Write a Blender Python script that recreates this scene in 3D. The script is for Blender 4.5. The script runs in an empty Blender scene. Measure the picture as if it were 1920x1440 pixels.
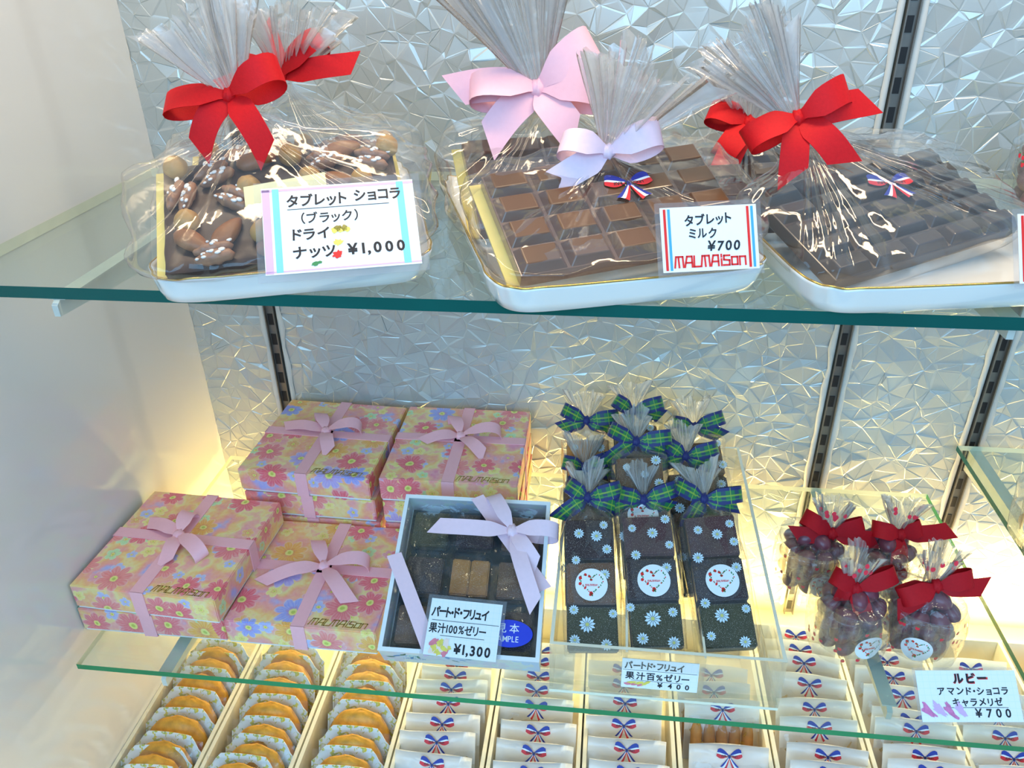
import bpy, bmesh, math, random
import numpy as np
from mathutils import Vector, Matrix, noise
from mathutils.geometry import delaunay_2d_cdt
SC = bpy.context.scene
COL = SC.collection
PI = math.pi
RNG = random.Random(7)

# ------------------------------------------------------------------ camera
# metres; back wall of the case is y=0, x to the right, z up, the lens at (0,-0.78,0)
F_PX = 1503.0
CAM = Vector((0, -0.78, 0))
def _n(v): return Vector(v).normalized()
_down = _n((55, -2660, -F_PX)); _yv = _n((205, 849, -F_PX))
_yv = (_yv - _down * _yv.dot(_down)).normalized(); _up = -_down; _xv = _yv.cross(_up)
R = Matrix((_xv, _yv, _up))                      # camera space -> world space
cam = bpy.data.cameras.new('camera'); camo = bpy.data.objects.new('camera', cam); COL.objects.link(camo)
cam.sensor_width = 36; cam.lens = F_PX / 1920 * 36; cam.clip_start = 0.01; cam.clip_end = 50
camo.matrix_world = Matrix.Translation(CAM) @ R.to_4x4()
SC.camera = camo
def ray(px, py): return R @ Vector((px - 960, -(py - 720), -F_PX))
def at(px, py, z):                               # point of a sight line on the horizontal plane z
    r = ray(px, py); return CAM + r * (z / r.z)
def P(px, py, y):                                # point of a sight line on the upright plane y
    r = ray(px, py); return CAM + r * ((y - CAM.y) / r.y)

# ------------------------------------------------------------------ light
SC.view_settings.view_transform = 'Standard'; SC.view_settings.look = 'None'
SC.view_settings.gamma = 1; SC.view_settings.use_curve_mapping = False
SC.view_settings.exposure = 0.15
SC.cycles.transparent_max_bounces = 48
SC.cycles.max_bounces = 10
SC.cycles.caustics_reflective = False; SC.cycles.caustics_refractive = False
world = bpy.data.worlds.new('daylight'); SC.world = world; world.use_nodes = True
_nt = world.node_tree; _nt.nodes.clear()
_o = _nt.nodes.new('ShaderNodeOutputWorld'); _b = _nt.nodes.new('ShaderNodeBackground')
_tc = _nt.nodes.new('ShaderNodeTexCoord'); _sx = _nt.nodes.new('ShaderNodeSeparateXYZ'); _cr = _nt.nodes.new('ShaderNodeValToRGB')
_mr = _nt.nodes.new('ShaderNodeMapRange'); _mr.inputs['From Min'].default_value = -1; _mr.inputs['From Max'].default_value = 1
_nt.links.new(_tc.outputs['Generated'], _sx.inputs[0]); _nt.links.new(_sx.outputs['Z'], _mr.inputs[0]); _nt.links.new(_mr.outputs[0], _cr.inputs[0])
_cr.color_ramp.elements[0].color = (.22, .20, .19, 1); _cr.color_ramp.elements[0].position = .3
_cr.color_ramp.elements[1].color = (.44, .70, 1.0, 1); _cr.color_ramp.elements[1].position = .62
_nt.links.new(_cr.outputs[0], _b.inputs[0]); _b.inputs[1].default_value = 0.8
_nt.links.new(_b.outputs[0], _o.inputs[0])
def area(name, loc, target, sx, sy, power, col, spread=PI):
    l = bpy.data.lights.new(name, 'AREA'); l.shape = 'RECTANGLE'; l.size = sx; l.size_y = sy; l.energy = power; l.color = col; l.spread = spread
    o = bpy.data.objects.new(name, l); COL.objects.link(o); o.location = loc
    o.rotation_euler = (Vector(target) - Vector(loc)).to_track_quat('-Z', 'Y').to_euler(); return o
area('shop_window_daylight', (-0.3, -3.2, 0.9), (0, 0, -0.45), 3.2, 1.8, 82, (.29, .63, 1.0))
area('case_ceiling_lamp', (0.05, -0.24, 0.42), (0.05, -0.2, -1), 1.2, 0.05, 5.6, (1, .76, .48))
area('bottom_strip_lamp', (0.12, -0.052, -0.755), (0.12, 0.0, -0.35), 1.15, 0.02, 5.6, (1, .70, .27))
area('shelf_strip_lamp', (0.12, -0.050, -0.586), (0.12, -0.30, -1.2), 1.0, 0.015, 1.9, (1, .82, .46))

# ------------------------------------------------------------------ materials
class T:
    def __init__(s, name):
        s.m = bpy.data.materials.new(name); s.m.use_nodes = True; s.t = s.m.node_tree; s.t.nodes.clear()
        s.out = s.N('OutputMaterial')
    def N(s, kind, **kw):
        n = s.t.nodes.new('ShaderNode' + kind)
        for k, v in kw.items(): setattr(n, k, v)
        return n
    def L(s, a, b): s.t.links.new(a, b)
    def put(s, sock, v):
        if isinstance(v, bpy.types.NodeSocket): s.L(v, sock)
        else: sock.default_value = v
    def math(s, op, a, b=0.0, c=None, clamp=False):
        n = s.N('Math', operation=op); n.use_clamp = clamp
        s.put(n.inputs[0], a); s.put(n.inputs[1], b)
        if c is not None: s.put(n.inputs[2], c)
        return n.outputs[0]
    def vmath(s, op, a, b=None):
        n = s.N('VectorMath', operation=op); s.put(n.inputs[0], a)
        if b is not None: s.put(n.inputs[1], b)
        return n.outputs['Value'] if op in ('LENGTH', 'DOT_PRODUCT') else n.outputs['Vector']
    def mix(s, f, a, b):
        n = s.N('Mix', data_type='RGBA'); s.put(n.inputs[0], f)
        for i, v in ((6, a), (7, b)):
            s.put(n.inputs[i], v if isinstance(v, bpy.types.NodeSocket) else (*v[:3], 1))
        return n.outputs[2]
    def ramp(s, f, stops, interp='LINEAR'):
        n = s.N('ValToRGB'); s.L(f, n.inputs[0]); cr = n.color_ramp; cr.interpolation = interp
        while len(cr.elements) < len(stops): cr.elements.new(0.5)
        for e, (p, c) in zip(cr.elements, stops): e.position = p; e.color = (*c[:3], 1)
        return n.outputs[0]
    def noise(s, scale, vec=None, detail=2, dist=0, out='Fac'):
        n = s.N('TexNoise'); n.inputs['Scale'].default_value = scale; n.inputs['Detail'].default_value = detail; n.inputs['Distortion'].default_value = dist
        s.L(vec if vec is not None else s.N('TexCoord').outputs['Object'], n.inputs['Vector']); return n.outputs[out]
    def maprange(s, v, a, b, c=0., d=1.):
        n = s.N('MapRange'); s.L(v, n.inputs[0]); n.inputs[1].default_value = a; n.inputs[2].default_value = b; n.inputs[3].default_value = c; n.inputs[4].default_value = d
        return n.outputs[0]
    def bump(s, h, strength=.3, dist=.001):
        n = s.N('Bump'); n.inputs['Strength'].default_value = strength; n.inputs['Distance'].default_value = dist; s.L(h, n.inputs['Height']); return n.outputs[0]
    def bsdf(s, col, rough=.5, metal=0., coat=0., trans=0., sss=0., alpha=1., normal=None, spec=.5, sheen=0.):
        p = s.N('BsdfPrincipled'); s.put(p.inputs['Base Color'], col if isinstance(col, bpy.types.NodeSocket) else (*col[:3], 1))
        s.put(p.inputs['Roughness'], rough); p.inputs['Metallic'].default_value = metal; p.inputs['Coat Weight'].default_value = coat
        p.inputs['Coat Roughness'].default_value = .05
        p.inputs['Transmission Weight'].default_value = trans; p.inputs['Subsurface Weight'].default_value = sss
        if sss: p.inputs['Subsurface Scale'].default_value = .004
        p.inputs['Specular IOR Level'].default_value = spec; p.inputs['Sheen Weight'].default_value = sheen
        s.put(p.inputs['Alpha'], alpha)
        if normal is not None: s.L(normal, p.inputs['Normal'])
        return p.outputs[0]
    def done(s, sh): s.L(sh, s.out.inputs[0]); return s.m
def simple(name, col, rough=.5, var=.06, vs=60, bump=0., bs=300, **kw):
    t = T(name); f = t.noise(vs, detail=3)
    c = t.mix(f, tuple(max(0, x * (1 - var)) for x in col), tuple(min(1, x * (1 + var)) for x in col))
    nm = t.bump(t.noise(bs, detail=3), bump, .0006) if bump else None
    return t.done(t.bsdf(c, rough, normal=nm, **kw))
def sheet(name, tint=(1, 1, 1), refl=.05, edge=.5, rough=.05, haze=.03, hazecol=(.9, .95, 1), bump=0., bs=90, stretch=(1, 1, 1), power=3., streak=False):
    """thin clear sheet: see-through, mirror-like at a slant, a trace of haze"""
    t = T(name)
    nm = None
    if bump:
        mp = t.N('Mapping'); t.L(t.N('TexCoord').outputs['Object'], mp.inputs[0]); mp.inputs['Scale'].default_value = stretch
        n1 = t.noise(bs, mp.outputs[0], 3, .6); n1 = t.math('ABSOLUTE', t.math('SUBTRACT', n1, .5))
        nm = t.bump(n1, bump, .01)
    lw = t.N('LayerWeight'); lw.inputs[0].default_value = .5
    if nm is not None: t.L(nm, lw.inputs['Normal'])
    f = t.math('MULTIPLY_ADD', t.math('POWER', lw.outputs['Facing'], power), edge, refl, True)
    tr = t.N('BsdfTransparent'); tr.inputs[0].default_value = (*tint, 1)
    gl = t.N('BsdfGlossy'); gl.inputs['Roughness'].default_value = rough
    if nm is not None: t.L(nm, gl.inputs['Normal'])
    df = t.N('BsdfTranslucent'); df.inputs[0].default_value = (*hazecol, 1)
    d2 = t.N('BsdfDiffuse'); d2.inputs[0].default_value = (*hazecol, 1)
    dm = t.N('MixShader'); dm.inputs[0].default_value = .5; t.L(df.outputs[0], dm.inputs[1]); t.L(d2.outputs[0], dm.inputs[2])
    m0 = t.N('MixShader'); m0.inputs[0].default_value = haze
    if streak:                                  # pleats: thicker folded layers between nearly clear ones
        n_ = t.N('TexNoise'); n_.inputs['Scale'].default_value = 9; n_.inputs['Detail'].default_value = 3; t.L(t.N('UVMap').outputs[0], n_.inputs['Vector'])
        t.put(m0.inputs[0], t.maprange(n_.outputs['Fac'], .38, .66, .10, haze))
    t.L(tr.outputs[0], m0.inputs[1]); t.L(dm.outputs[0], m0.inputs[2])
    m1 = t.N('MixShader'); t.L(f, m1.inputs[0]); t.L(m0.outputs[0], m1.inputs[1]); t.L(gl.outputs[0], m1.inputs[2])
    return t.done(m1.outputs[0])

M = {}
M['glass'] = sheet('shelf_glass_face', (.93, .975, .96), .035, .55, .01, .015, (.7, .9, .85), power=3.5)
M['glass_edge_dark'] = simple('glass_edge_deep_green', (.001, .100, .085), .2, .25, 14, spec=.3, coat=.1)
M['glass_edge_green'] = simple('glass_edge_bright_green', (.004, .24, .09), .2, .25, 20, spec=.3, coat=.1)
M['acrylic'] = sheet('clear_acrylic', (.98, .985, .97), .05, .5, .03, .11, (1, .97, .85))
M['acrylic_edge'] = simple('acrylic_cut_edge', (.95, .90, .72), .15, .05, spec=.7, coat=.5)
M['film'] = sheet('cellophane', (.985, .985, .985), .035, .75, .07, .03, (.95, .97, 1), bump=.10, bs=28, power=2.0)
M['frill'] = sheet('cellophane_pleated_end', (.98, .98, .98), .08, .65, .16, .62, (1, .98, .95), bump=.15, bs=50, power=1.5, streak=True)
M['bagfilm'] = sheet('thin_sweet_wrap', (.97, .97, .97), .045, .65, .09, .045, (.95, .97, 1), bump=.22, bs=60, power=1.8)
M['sleeve'] = sheet('laminated_plastic', (.97, .97, .98), .06, .4, .12, .08, (.9, .95, 1))
def laminate():
    t = T('white_gloss_laminate'); f = t.noise(3, detail=4)
    c = t.mix(f, (.80, .785, .75), (.86, .84, .80))
    return t.done(t.bsdf(c, .14, coat=.6, spec=.6, normal=t.bump(t.noise(6, detail=1), .1, .003)))
M['laminate'] = laminate()
def patterned():
    t = T('faceted_pattern_glass'); f = t.noise(9, detail=3)
    c = t.mix(f, (.44, .475, .46), (.54, .56, .53))
    return t.done(t.bsdf(c, .26, metal=.28, spec=.6, coat=.2))
M['pattern'] = patterned()
M['silicone'] = simple('white_sealant', (.62, .60, .54), .4, .1)
M['steel'] = simple('brushed_steel', (.20, .19, .17), .35, .15, metal=.6)
M['bracketsteel'] = simple('satin_zinc_steel', (.62, .66, .60), .4, .1, metal=.05)
M['slot'] = simple('slot_shadow_black', (.006, .006, .007), .6)
M['cream'] = simple('cream_painted_board', (.86, .78, .58), .5, .05, 25, bump=.1)
M['porcelain'] = simple('glazed_porcelain', (.84, .84, .80), .12, .02, 10, coat=.6)
M['gold'] = simple('gilt_line', (.62, .42, .12), .25, .2, 90, metal=.8)
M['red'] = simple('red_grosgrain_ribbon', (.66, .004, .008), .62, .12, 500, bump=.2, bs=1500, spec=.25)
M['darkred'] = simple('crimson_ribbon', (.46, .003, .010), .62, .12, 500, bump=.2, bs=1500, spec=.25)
M['pink'] = simple('pale_pink_satin_ribbon', (1., .50, .55), .45, .05, 300, bump=.12, bs=1500)
M['palepink'] = simple('blush_satin_ribbon', (.90, .64, .72), .45, .05, 300, bump=.12, bs=1500)
M['paper'] = simple('white_card_paper', (.86, .88, .89), .6, .02, 40)
M['graph'] = None
M['ink'] = simple('black_marker_ink', (.008, .008, .012), .5)
M['redink'] = simple('red_print', (.78, .02, .015), .5)
M['blueink'] = simple('sky_blue_print', (.06, .38, .78), .5)
M['lilac'] = simple('lilac_print', (.72, .46, .72), .5)
M['aqua'] = simple('aqua_print', (.22, .62, .85), .5)
M['peach'] = simple('peach_print', (.93, .72, .62), .5)
M['foil'] = simple('gold_foil_print', (.55, .36, .08), .3, .25, 200, metal=.7)
M['navy'] = simple('navy_print', (.012, .03, .30), .5)
M['trired'] = simple('tricolour_red', (.75, .02, .03), .5)
M['triwhite'] = simple('tricolour_white', (.88, .88, .90), .5)
M['yellowcard'] = simple('yellow_gilt_card', (.86, .66, .16), .4, .1, 60)
M['paleyellow'] = simple('pale_yellow_tag', (.92, .84, .42), .5, .04)
M['milk'] = simple('milk_chocolate', (.125, .050, .018), .30, .35, 25, bump=.1, bs=60, coat=.5)
M['dark'] = simple('dark_chocolate', (.050, .030, .018), .30, .3, 25, bump=.1, bs=60, coat=.55)
M['darkslab'] = simple('dark_chocolate_slab', (.050, .022, .012), .4, .4, 50, bump=.5, bs=120)
M['hazel'] = simple('hazelnut_skin', (.52, .28, .08), .5, .35, 60, bump=.4, bs=200)
M['almond'] = simple('almond_skin', (.30, .115, .035), .5, .4, 120, bump=.5, bs=260)
M['pecan'] = simple('pecan_glazed', (.36, .17, .085), .4, .5, 140, bump=.6, bs=240)
M['sugar'] = simple('white_sugar_glaze', (.86, .82, .76), .4)
M['boxedge'] = simple('white_box_board', (.82, .84, .85), .6)
M['base_tray'] = simple('dark_plastic_tray', (.012, .026, .032), .22, .3, 80, coat=.4)
M['cup_clear'] = sheet('clear_moulded_cup', (.95, .97, .97), .05, .5, .05, .02, (.6, .8, .9), bump=.1, bs=120)
def jelly(name, col):
    t = T(name); f = t.noise(90, detail=3)
    c = t.mix(f, tuple(x * .65 for x in col), tuple(min(1, x * 1.3) for x in col))
    sp = t.maprange(t.noise(1500, detail=1), .62, .7)
    c = t.mix(t.math('MULTIPLY', sp, .45), c, (.75, .72, .66))
    return t.done(t.bsdf(c, .4, sss=.15, coat=.25, normal=t.bump(t.noise(700, detail=2), .35, .0008)))
M['j_amber'] = jelly('amber_fruit_jelly', (.46, .19, .045))
M['j_brown'] = jelly('brown_fruit_jelly', (.16, .075, .04))
M['j_dark'] = jelly('blackcurrant_jelly', (.035, .018, .022))
M['j_green'] = jelly('dark_green_jelly', (.055, .052, .022))
M['j_plum'] = jelly('plum_jelly', (.085, .032, .04))
M['j_orange'] = jelly('orange_jelly', (.60, .24, .05))
M['ruby'] = simple('ruby_chocolate_almond', (.20, .045, .065), .38, .4, 45, bump=.3, bs=150, coat=.2)
M['rubypale'] = simple('dusty_ruby_almond', (.27, .12, .14), .5, .35, 45, bump=.3, bs=150)
M['strawred'] = simple('strawberry_red_print', (.85, .03, .06), .4)
M['leafgreen'] = simple('leaf_green_print', (.05, .25, .08), .5)
M['daisy'] = simple('daisy_white_print', (.66, .80, .88), .5)
M['daisyeye'] = simple('daisy_eye_print', (.62, .60, .18), .5)
M['sampleblue'] = simple('royal_blue_sticker', (.012, .05, .62), .35)
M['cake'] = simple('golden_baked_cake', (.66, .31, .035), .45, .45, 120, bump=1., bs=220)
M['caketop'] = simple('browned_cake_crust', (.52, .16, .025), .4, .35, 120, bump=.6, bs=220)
M['cookie'] = simple('golden_biscuit', (.62, .28, .08), .55, .3, 120, bump=.5, bs=220)
M['macaron'] = simple('pale_biscuit', (.72, .60, .42), .6, .2, 100, bump=.3)
M['wrapwhite'] = sheet('white_translucent_wrap', (.9, .9, .9), .05, .4, .2, .80, (.92, .93, .92), bump=.25, bs=60)
M['pinksplash'] = simple('pink_watercolour', (.86, .22, .28), .6, .4, 200)
M['yellowsplash'] = simple('yellow_watercolour', (.92, .68, .12), .6, .3, 200)
M['magenta'] = simple('magenta_watercolour', (.68, .20, .42), .6, .4, 300)
M['olive'] = simple('olive_watercolour', (.34, .26, .05), .6, .4, 300)
def graph_paper():
    t = T('squared_note_paper'); uv = t.N('TexCoord').outputs['Object']; sp = t.N('SeparateXYZ'); t.L(uv, sp.inputs[0])
    g = None
    for ax in ('X', 'Y'):
        a = t.math('PINGPONG', sp.outputs[ax], .0025); a = t.math('LESS_THAN', a, .00012)
        g = a if g is None else t.math('MAXIMUM', g, a)
    return t.done(t.bsdf(t.mix(t.math('MULTIPLY', g, .35), (.86, .89, .90), (.50, .74, .80)), .55))
M['graph'] = graph_paper()
def plaid():
    t = T('green_navy_tartan_ribbon'); uv = t.N('UVMap').outputs[0]; sp = t.N('SeparateXYZ'); t.L(uv, sp.inputs[0])
    u, v = sp.outputs['X'], sp.outputs['Y']          # u along (mm*), v across 0..1
    def line(x, c, w): return t.math('LESS_THAN', t.math('ABSOLUTE', t.math('SUBTRACT', x, c)), w)
    ul = t.math('FRACT', t.math('MULTIPLY', u, 1 / .012))
    c = t.mix(line(v, .5, .31), (.006, .012, .13), (.008, .17, .045))
    c = t.mix(t.math('MULTIPLY', line(ul, .5, .17), .75), c, (.008, .012, .12))
    c = t.mix(t.math('MULTIPLY', line(v, .5, .05), .8), c, (.28, .42, .03))
    c = t.mix(t.math('MULTIPLY', line(ul, .0, .05), .8), c, (.30, .44, .03))
    c = t.mix(t.math('MULTIPLY', line(v, .27, .025), .5), c, (.15, .40, .05))
    return t.done(t.bsdf(c, .5, sheen=.3, normal=t.bump(t.noise(1500, detail=1), .15, .0004)))
M['plaid'] = plaid()
def floral(name, big=26., seed=0., pale=False):
    t = T(name); uv0 = t.N('UVMap').outputs[0]; oi = t.N('ObjectInfo')
    off = t.N('CombineXYZ'); t.L(t.math('MULTIPLY', oi.outputs['Random'], 7.3), off.inputs[0]); t.L(t.math('MULTIPLY', oi.outputs['Random'], 3.1), off.inputs[1])
    off.inputs[2].default_value = seed
    uvb = t.vmath('ADD', uv0, off.outputs[0])
    wob = t.noise(120, uvb, 2, 0, 'Color'); wob = t.vmath('SCALE', t.vmath('SUBTRACT', wob, (.5, .5, .5)))
    wob.node.inputs['Scale'].default_value = .004
    uv = t.vmath('ADD', uvb, wob)
    bg = t.noise(30, uv, 3)
    c = t.ramp(bg, [(.28, (.42, .44, .84)), (.37, (.92, .34, .36)), (.45, (.95, .40, .24)), (.51, (.95, .58, .20)), (.56, (.90, .72, .30)), (.62, (.94, .42, .34)), (.75, (.86, .28, .42))])
    c = t.mix(t.maprange(t.noise(260, uv, 3), .3, .75, 0, .22), c, (1, .90, .70))
    def layer(c, scale, n, thr, r0, cols, eye, ph):
        o2 = t.vmath('ADD', uv, (ph, ph * 1.7, 0))
        v = t.N('TexVoronoi', voronoi_dimensions='2D'); v.inputs['Scale'].default_value = scale; v.inputs['Randomness'].default_value = .8
        t.L(o2, v.inputs['Vector'])
        d = t.vmath('SUBTRACT', o2, v.outputs['Position']); sp = t.N('SeparateXYZ'); t.L(d, sp.inputs[0])
        sc_ = t.N('SeparateColor'); t.L(v.outputs['Color'], sc_.inputs[0])
        r = v.outputs['Distance']
        th = t.math('ARCTAN2', sp.outputs['Y'], sp.outputs['X'])
        th = t.math('ADD', th, t.math('MULTIPLY', sc_.outputs[1], 6.0))
        pet = t.math('ABSOLUTE', t.math('COSINE', t.math('MULTIPLY', th, n / 2)))
        pet = t.math('POWER', pet, .55)
        R0 = t.math('MULTIPLY_ADD', sc_.outputs[2], r0 * .35, r0 * .75)
        Rr = t.math('MULTIPLY', R0, t.math('MULTIPLY_ADD', pet, .45, .55))
        k = t.math('DIVIDE', r, Rr)
        mask = t.maprange(k, 1.0, .90)
        mask = t.math('MULTIPLY', mask, t.math('GREATER_THAN', sc_.outputs[1], thr))
        col = t.ramp(sc_.outputs[0], cols, 'CONSTANT')
        stre = t.math('MULTIPLY', t.math('ABSOLUTE', t.math('SINE', t.math('MULTIPLY', th, n * 1.5))), .30)
        lite = t.math('ADD', stre, t.maprange(k, .60, 1.0, 0, .22))
        col = t.mix(t.math('MULTIPLY', lite, t.noise(300, uv)), col, (1, .90, .82))
        col = t.mix(t.maprange(k, .45, .15, 0, .55), col, tuple(x * .8 for x in (.85, .12, .16)))
        col = t.mix(t.maprange(t.math('DIVIDE', r, R0), .24, .20), col, eye)
        col = t.mix(t.maprange(t.math('DIVIDE', r, R0), .12, .09), col, (.55, .62, .10))
        rim = t.math('MULTIPLY', t.maprange(k, .86, .96), t.maprange(k, 1.1, 1.0)); 
        col = t.mix(t.math('MULTIPLY', rim, .5), col, (.98, .86, .78))
        return t.mix(t.math('MULTIPLY', mask, .95), c, col)
    c = layer(c, 50, 5, .35, .38, [(0, (.92, .78, .22)), (.3, (.88, .46, .14)), (.5, (.45, .52, .86)), (.72, (.52, .80, .40)), (.86, (.86, .36, .42))], (.95, .80, .20), .31)
    c = layer(c, 27, 8, .15, .47, [(0, (.86, .10, .16)), (.30, (.90, .22, .22)), (.48, (.28, .34, .82)), (.58, (.93, .44, .05)), (.72, (.86, .16, .20)), (.90, (.46, .38, .80))], (.86, .80, .24), 0.)
    if pale: c = t.mix(.72, c, (.62, .82, .90))
    return t.done(t.bsdf(c, .42, coat=.25, normal=t.bump(t.noise(900, uvb, 2), .1, .0003)))
M['floral'] = floral('floral_print_paper')
M['floralblue'] = floral('pale_blue_floral_paper', pale=True)
def sprig():
    t = T('card_with_yellow_sprigs'); uv = t.N('TexCoord').outputs['Object']
    n = t.noise(170, uv, 3, 1.2); m = t.maprange(n, .53, .60)
    sp = t.N('SeparateXYZ'); t.L(uv, sp.inputs[0])
    col = t.ramp(t.noise(300, uv, 2), [(.4, (.80, .62, .06)), (.55, (.62, .62, .10)), (.65, (.40, .48, .12))])
    return t.done(t.bsdf(t.mix(m, (.90, .89, .86), col), .5))
M['sprig'] = sprig()

# ------------------------------------------------------------------ mesh helpers
class MB:
    def __init__(s): s.v = []; s.f = []; s.mi = []; s.uv = {}; s.sm = []
    def add(s, vs, fs, mi=0, mat=None, smooth=False, uvs=None):
        b = len(s.v)
        for i, p in enumerate(vs):
            s.v.append(tuple(mat @ Vector(p)) if mat is not None else tuple(p))
            if uvs is not None: s.uv[b + i] = uvs[i]
        for f in fs: s.f.append(tuple(b + i for i in f)); s.mi.append(mi); s.sm.append(smooth)
        return b
    def box(s, x0, x1, y0, y1, z0, z1, mi=0, mat=None):
        vs = [(x, y, z) for z in (z0, z1) for y in (y0, y1) for x in (x0, x1)]
        s.add(vs, [(0, 2, 3, 1), (4, 5, 7, 6), (0, 1, 5, 4), (1, 3, 7, 5), (3, 2, 6, 7), (2, 0, 4, 6)], mi, mat)
    def build(s, name, mats, parent=None, uvmap=False, bevel=0, seg=2):
        me = bpy.data.meshes.new(name); me.from_pydata(s.v, [], s.f)
        for m in (mats if isinstance(mats, (list, tuple)) else [mats]): me.materials.append(m)
        me.polygons.foreach_set('material_index', s.mi); me.polygons.foreach_set('use_smooth', s.sm)
        if s.uv:
            l = me.uv_layers.new(name='UVMap')
            for lp in me.loops: l.data[lp.index].uv = s.uv.get(lp.vertex_index, (0, 0))
        me.update()
        if bevel:
            bm = bmesh.new(); bm.from_mesh(me)
            bmesh.ops.bevel(bm, geom=[e for e in bm.edges], offset=bevel, segments=seg, affect='EDGES', clamp_overlap=True)
            bm.to_mesh(me); bm.free()
            for p in me.polygons: p.use_smooth = False
        if uvmap:
            l = me.uv_layers.new(name='UVMap')
            co = [v.co for v in me.vertices]
            zt = max(c.z for c in co)
            for p in me.polygons:
                n = p.normal
                for li in p.loop_indices:
                    c = co[me.loops[li].vertex_index]
                    if abs(n.z) > .6: uvv = (c.x, c.y)
                    elif abs(n.y) > abs(n.x): uvv = (c.x, c.y + (c.z - zt) * (1 if n.y < 0 else -1))
                    else: uvv = (c.x + (c.z - zt) * (1 if n.x < 0 else -1), c.y)
                    l.data[li].uv = uvv
        return link(name, me, parent)
def link(name, me, parent=None):
    o = bpy.data.objects.new(name, me); COL.objects.link(o)
    if parent is not None: o.parent = parent
    return o
def tag(o, label=None, cat=None, group=None, kind=None):
    if label: o['label'] = label
    if cat: o['category'] = cat
    if group: o['group'] = group
    if kind: o['kind'] = kind
    return o
def empty(name, mat, label, cat, group=None):
    o = bpy.data.objects.new(name, None); COL.objects.link(o); o.empty_display_size = .02
    o.matrix_world = mat; return tag(o, label, cat, group)
def copy_tree(o, parent=None):
    c = o.copy(); COL.objects.link(c)
    if parent is not None: c.parent = parent
    for ch in list(o.children): copy_tree(ch, c)
    return c
def frame(o, yaw=0., tilt=0., roll=0.):
    return Matrix.Translation(o) @ Matrix.Rotation(yaw, 4, 'Z') @ Matrix.Rotation(roll, 4, 'Y') @ Matrix.Rotation(tilt, 4, 'X')
def lerp(a, b, t): return a + (b - a) * t
def smooth(t): t = max(0., min(1., t)); return t * t * (3 - 2 * t)

def strip(mb, pts, wd, ws, th=.0004, mi=0, mat=None, cut=0.):
    """a ribbon: centre line pts, width directions wd, widths ws"""
    n = len(pts); vs = []; uvs = []; s = 0.
    for i in range(n):
        a = pts[max(i - 1, 0)]; b = pts[min(i + 1, n - 1)]; tg = (b - a)
        if i: s += (pts[i] - pts[i - 1]).length
        w = wd[i].normalized(); nn = tg.cross(w)
        nn = nn.normalized() * th / 2 if nn.length > 1e-9 else Vector((0, 0, th / 2))
        tgn = tg.normalized() if tg.length > 1e-9 else Vector((0, 0, 0))
        for sg, q in ((-1, 1), (1, 1), (1, -1), (-1, -1)):
            k = tgn * (cut * sg * ws[i] * (i / (n - 1)) ** 4)
            vs.append(pts[i] + w * (sg * ws[i] / 2) + nn * q + k); uvs.append((s, 0.5 + sg * .5))
    for a_, b_ in ((0, 1), (2, 3), (1, 2), (3, 0)):
        sv = []; su = []
        for i in range(n): sv += [vs[i * 4 + a_], vs[i * 4 + b_]]; su += [uvs[i * 4 + a_], uvs[i * 4 + b_]]
        mb.add(sv, [(2 * i, 2 * i + 1, 2 * i + 3, 2 * i + 2) for i in range(n - 1)], mi, mat, True, su)
def loop_part(parent, mat4, ang, L, w, depth, droop, mtl, twist=.35, name='loop'):
    mb = MB(); d = Vector((math.cos(ang), math.sin(ang), 0)); p = Vector((-math.sin(ang), math.cos(ang), 0)); N = Vector((0, 0, 1))
    pts, wd, ws = [], [], []
    n = 22
    for i in range(n + 1):
        s = i / n; r = (1 - math.cos(2 * PI * s)) / 2
        r = r ** .8
        pts.append(d * (L * r) + N * (depth * math.sin(2 * PI * s) * (.6 + .4 * r) + .001) + Vector((0, 1, 0)) * (-droop * r * r))
        a = twist * math.sin(PI * s) * (1 if s < .5 else .7)
        wd.append(p * math.cos(a) + N * math.sin(a)); ws.append(w * (.30 + .70 * smooth(r / .45)))
    strip(mb, pts, wd, ws)
    mb.v = [tuple(mat4 @ Vector(v)) for v in mb.v]
    return mb.build(name, mtl, parent)
def tail_part(parent, mat4, ang, L, w, curl, mtl, cut=.4, lift=.004, name='tail', fall=0.):
    mb = MB(); d = Vector((math.cos(ang), math.sin(ang), 0)); p = Vector((-math.sin(ang), math.cos(ang), 0)); N = Vector((0, 0, 1))
    pts, wd, ws = [], [], []; n = 14
    for i in range(n + 1):
        t = i / n
        pts.append(d * (L * t) + p * (curl * t * t) + N * (lift * math.sin(PI * t * 1.15) - fall * t * t + .0006))
        a = .5 * math.sin(2.2 * t + ang)
        wd.append((p - d * (2 * curl * t / max(L, .001))) * math.cos(a * .5) + N * math.sin(a * .5)); ws.append(w * (.35 + .65 * smooth(t / .3)))
    strip(mb, pts, wd, ws, cut=cut)
    mb.v = [tuple(mat4 @ Vector(v)) for v in mb.v]
    return mb.build(name, mtl, parent)
def ellipsoid(mb, c, r, mi=0, mat=None, nu=14, nv=9, fn=None):
    vs = []; fs = []
    for j in range(nv + 1):
        ph = PI * j / nv
        for i in range(nu):
            th = 2 * PI * i / nu; q = Vector((math.sin(ph) * math.cos(th), math.sin(ph) * math.sin(th), math.cos(ph)))
            if fn: q = fn(q)
            vs.append(Vector(c) + Vector((q.x * r[0], q.y * r[1], q.z * r[2])))
    for j in range(nv):
        for i in range(nu):
            a = j * nu + i; b = j * nu + (i + 1) % nu
            fs.append((a, a + nu, b + nu, b))
    mb.add(vs, fs, mi, mat, True)
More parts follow.
